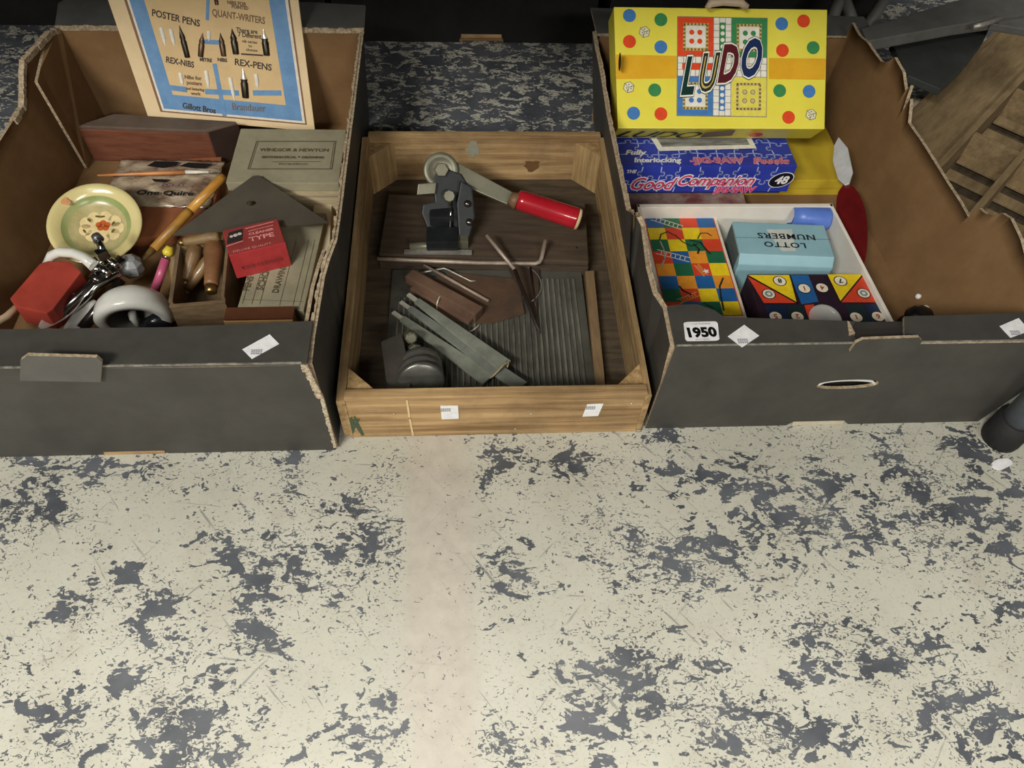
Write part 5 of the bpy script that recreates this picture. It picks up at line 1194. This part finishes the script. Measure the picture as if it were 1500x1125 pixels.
# lower long side: LUDO and shapes
nb_ = -(LU.col[1].xyz); LS = frame(LU @ V((A.x, A.y-.0006, -.046)), LU.col[0].xyz, nb_)
def lsq(px, py): return on(LS, px, py)
q = lsq(958, 199); text('LUDO', .040, LS, q.x, .010, ink, t, shear=.5, bold=.0004, sx=1.05, h=.0006)
MB().poly([lsq(1025, 201), lsq(1033, 194), lsq(1078, 190), lsq(1072, 198)], LS, .0006).build('printed_shape', flat('side_brown', (96,72,66), .4), t)
q = lsq(1107, 197); MB().disc(q.x, q.y, .010, LS, .0006, 0, 16).build('printed_shape', lred, t)
# left short side
LSd = frame(LU @ V((A.x-.0006, 0, 0)), LU.col[1].xyz, -(LU.col[0].xyz))
MB().disc(.085, -.018, .012, LSd, .0004, 0, 16, .010).build('printed_shape', ink, t)

# ---- dark red toy with clear plastic end along right wall
dred = mat('dark_red_plastic', (104,22,22), (84,16,18), scale=20, rough=.25, coat=.3); fros = mat('frosted_clear_plastic', (206,208,206), (182,184,184), rough=.35, trans=.35, scale=60, bump=.2)
a, b, c = P(1238, 270, .060), P(1246, 332, .045), P(1262, 388, .020)
f_ = frame(a, c-a, (-.55, -.3, .78)); Ln = (c-a).length
t = thing('plastic_paddle', 'dark red plastic paddle with frosted clear handle by right wall of right box', 'toy', c)
n = 14; mb = MB(); pts = [(Ln*k/n, .0165*math.sin(math.pi*(k/n)**.75)**.75+.002) for k in range(n+1)]
mb.ext([(x, -y) for x, y in pts]+[(x, y) for x, y in pts[::-1]], -.0015, .0025, f_); mb.build('blade', dred, t, bevel=.0010)
g0, g1 = P(1241, 272, .062), P(1229, 214, .078)
f2 = frame(g0, g1-g0, (-.5, -.5, .7)); L2 = (g1-g0).length
MB().ext([(0, -.003), (L2*.22, -.011), (L2*.72, -.011), (L2, -.002), (L2*.85, .006), (L2*.55, .012), (L2*.16, .010), (0, .003)], -.004, .005, f2).build('handle', fros, t, bevel=.0015)
# black lump with white beads at front right corner
t = thing('black_figure', 'small black figure with two white spots in front right corner of right box', 'figurine', P(1343, 452, .03))
c_ = P(1343, 468, .016)
MB().lathe([(0, -.0295), (.016, -.0295), (.018, -.02), (.014, -.008), (.016, .004), (.012, .014), (.005, .018), (0, .0185)], T(c_.x, c_.y, .016) @ M4.Diagonal((1.2, 1, .75, 1)) @ T(0, 0, .006), 20).build('body', mat('black_glossy_paint', (20,18,18), (28,26,26), rough=.3), t)
for px, py in ((1345, 434), (1356, 451)):
    q = P(px, py, .022); MB().lathe([(0, -.004), (.003, -.003), (.004, 0), (.003, .003), (0, .004)], M4.Translation(q), 12).build('white_spot', pw, t)

# ------------------------------------------------------------------ beyond the right box
crw = mat('dusty_crate_wood', (136,116,84), (110,92,64), scale=10, stretch=(2, 10, 10), rough=.7, detail=5)
a, b = P(1370, 239, .06), P(1500, 103, .06); dx = (b-a).normalized(); RK = frame(V((a.x, a.y, 0)), V((dx.x, dx.y, 0)), (0, 0, 1))
t = thing('slatted_rack', 'pale wooden compartment rack with slats standing right of the game box', 'rack', RK)
def rk(x0, x1, y0, y1, z0, z1, nm, m=crw): MB().box(x0, x1, y0, y1, z0, z1, RK).build(nm, m, t, bevel=.001)
Lr = .50; s0 = -.068; dv = .083
rk(s0, Lr, -.011, -.001, .0, .06, 'long_board'); rk(s0, Lr, -dv-.009, -dv+.001, .0, .058, 'long_board'); rk(s0, Lr, -2*dv-.009, -2*dv+.001, .0, .058, 'long_board')
for x in (s0+.005, .128, .30, Lr-.006):
    for k in (0, 1): rk(x-.005, x+.005, -(k+1)*dv+.001, -k*dv-.009-.002*(k == 0), .004, .054, 'cross_divider')
rk(s0+.01, Lr-.01, -2*dv+.002, -.012, .0008, .002, 'base_panel', MATS['pine_dark_base'])  # dark sheet added in place of the shade in deep cells
for k in range(11): rk(s0+.024+k*.05, s0+.046+k*.05, -2*dv+.002, -.012, .010, .015, 'slat')
rk(s0+.09, Lr, 0, .080, .044, .054, 'shelf_board'); rk(s0+.09, Lr, .080, .088, .0, .056, 'back_board')
# grey folding chair lying across the far end of the rack
csteel = mat('grey_chair_steel', (112,112,108), (98,98,94), rough=.5, metal=.3, scale=30)
t = thing('folding_chair', 'folded grey metal chair with dark seat lying behind right box and rack', 'chair', (0.78, 1.20, 0))
def crail(px, z, th, nm, m): q = [P(x, y, z) for x, y in px]; MB().prism([p-V((0, 0, th)) for p in q], q).build(nm, m, t, bevel=.002)
crail([(1270, 60), (1400, 36), (1500, 22), (1520, -20), (1430, -8), (1262, 42)], .165, .018, 'side_rail', csteel)
crail([(1452, 34), (1515, 44), (1530, 10), (1480, 8)], .160, .012, 'hinge_plate', csteel)
crail([(1306, 62), (1330, 110), (1378, 130), (1410, 100), (1440, 62), (1452, 36), (1400, 38)], .120, .012, 'seat', mat('dark_seat_vinyl', (58,60,58), (48,50,48), rough=.6))
for p_, q_ in (((1216, 36), (1240, -30)), ((1250, 34), (1226, -30)), ((1272, 38), (1312, -30))):
    u, v = P(*p_, .13), P(*q_, .16); MB().tube([V((u.x, u.y, 0.0)), u, v], .010, 12).build('leg', csteel, t)
MB().tube([P(1424, 40, .165), P(1440, 36, .168), P(1466, 27, .168)], .004, 10).build('latch', steelm, t)
q = P(1352, 138, .03); o = MB().lathe([(0, 0), (.014, 0), (.018, .008), (.012, .020), (.005, .026), (0, .026)], T(q.x, q.y, 0), 7, smooth=False).build('crumpled_paper', mat('pale_crumpled_paper', (190,180,160), (160,150,130), rough=.8, bump=.3), None); tag(o, 'scrap of pale crumpled paper on floor between right box and rack', 'paper')
# hanger piece above the ludo box
t0 = [P(1036, 12, .235), P(1040, 5, .24), P(1060, 2, .24), P(1085, 4, .24), P(1095, 11, .235)]
o = MB().tube(t0, [.004, .0055, .0055, .0055, .004], 10).build('bag_handle', mat('beige_plastic_handle', (190,170,146), (172,152,128), rough=.4), None); tag(o, 'beige plastic handle behind top edge of the yellow game box', 'handle')
# scrap of white paper near the table foot
q = P(1466, 680, 0); n = 10
o = MB().ext([(.014*math.cos(2*math.pi*k/n)*(1+jit(.2)), .007*math.sin(2*math.pi*k/n)*(1+jit(.2))) for k in range(n)], 0, .002, T(q.x, q.y, 0, .25)).build('paper_scrap', white_label, None); tag(o, 'small scrap of white paper on floor near the table foot', 'paper')
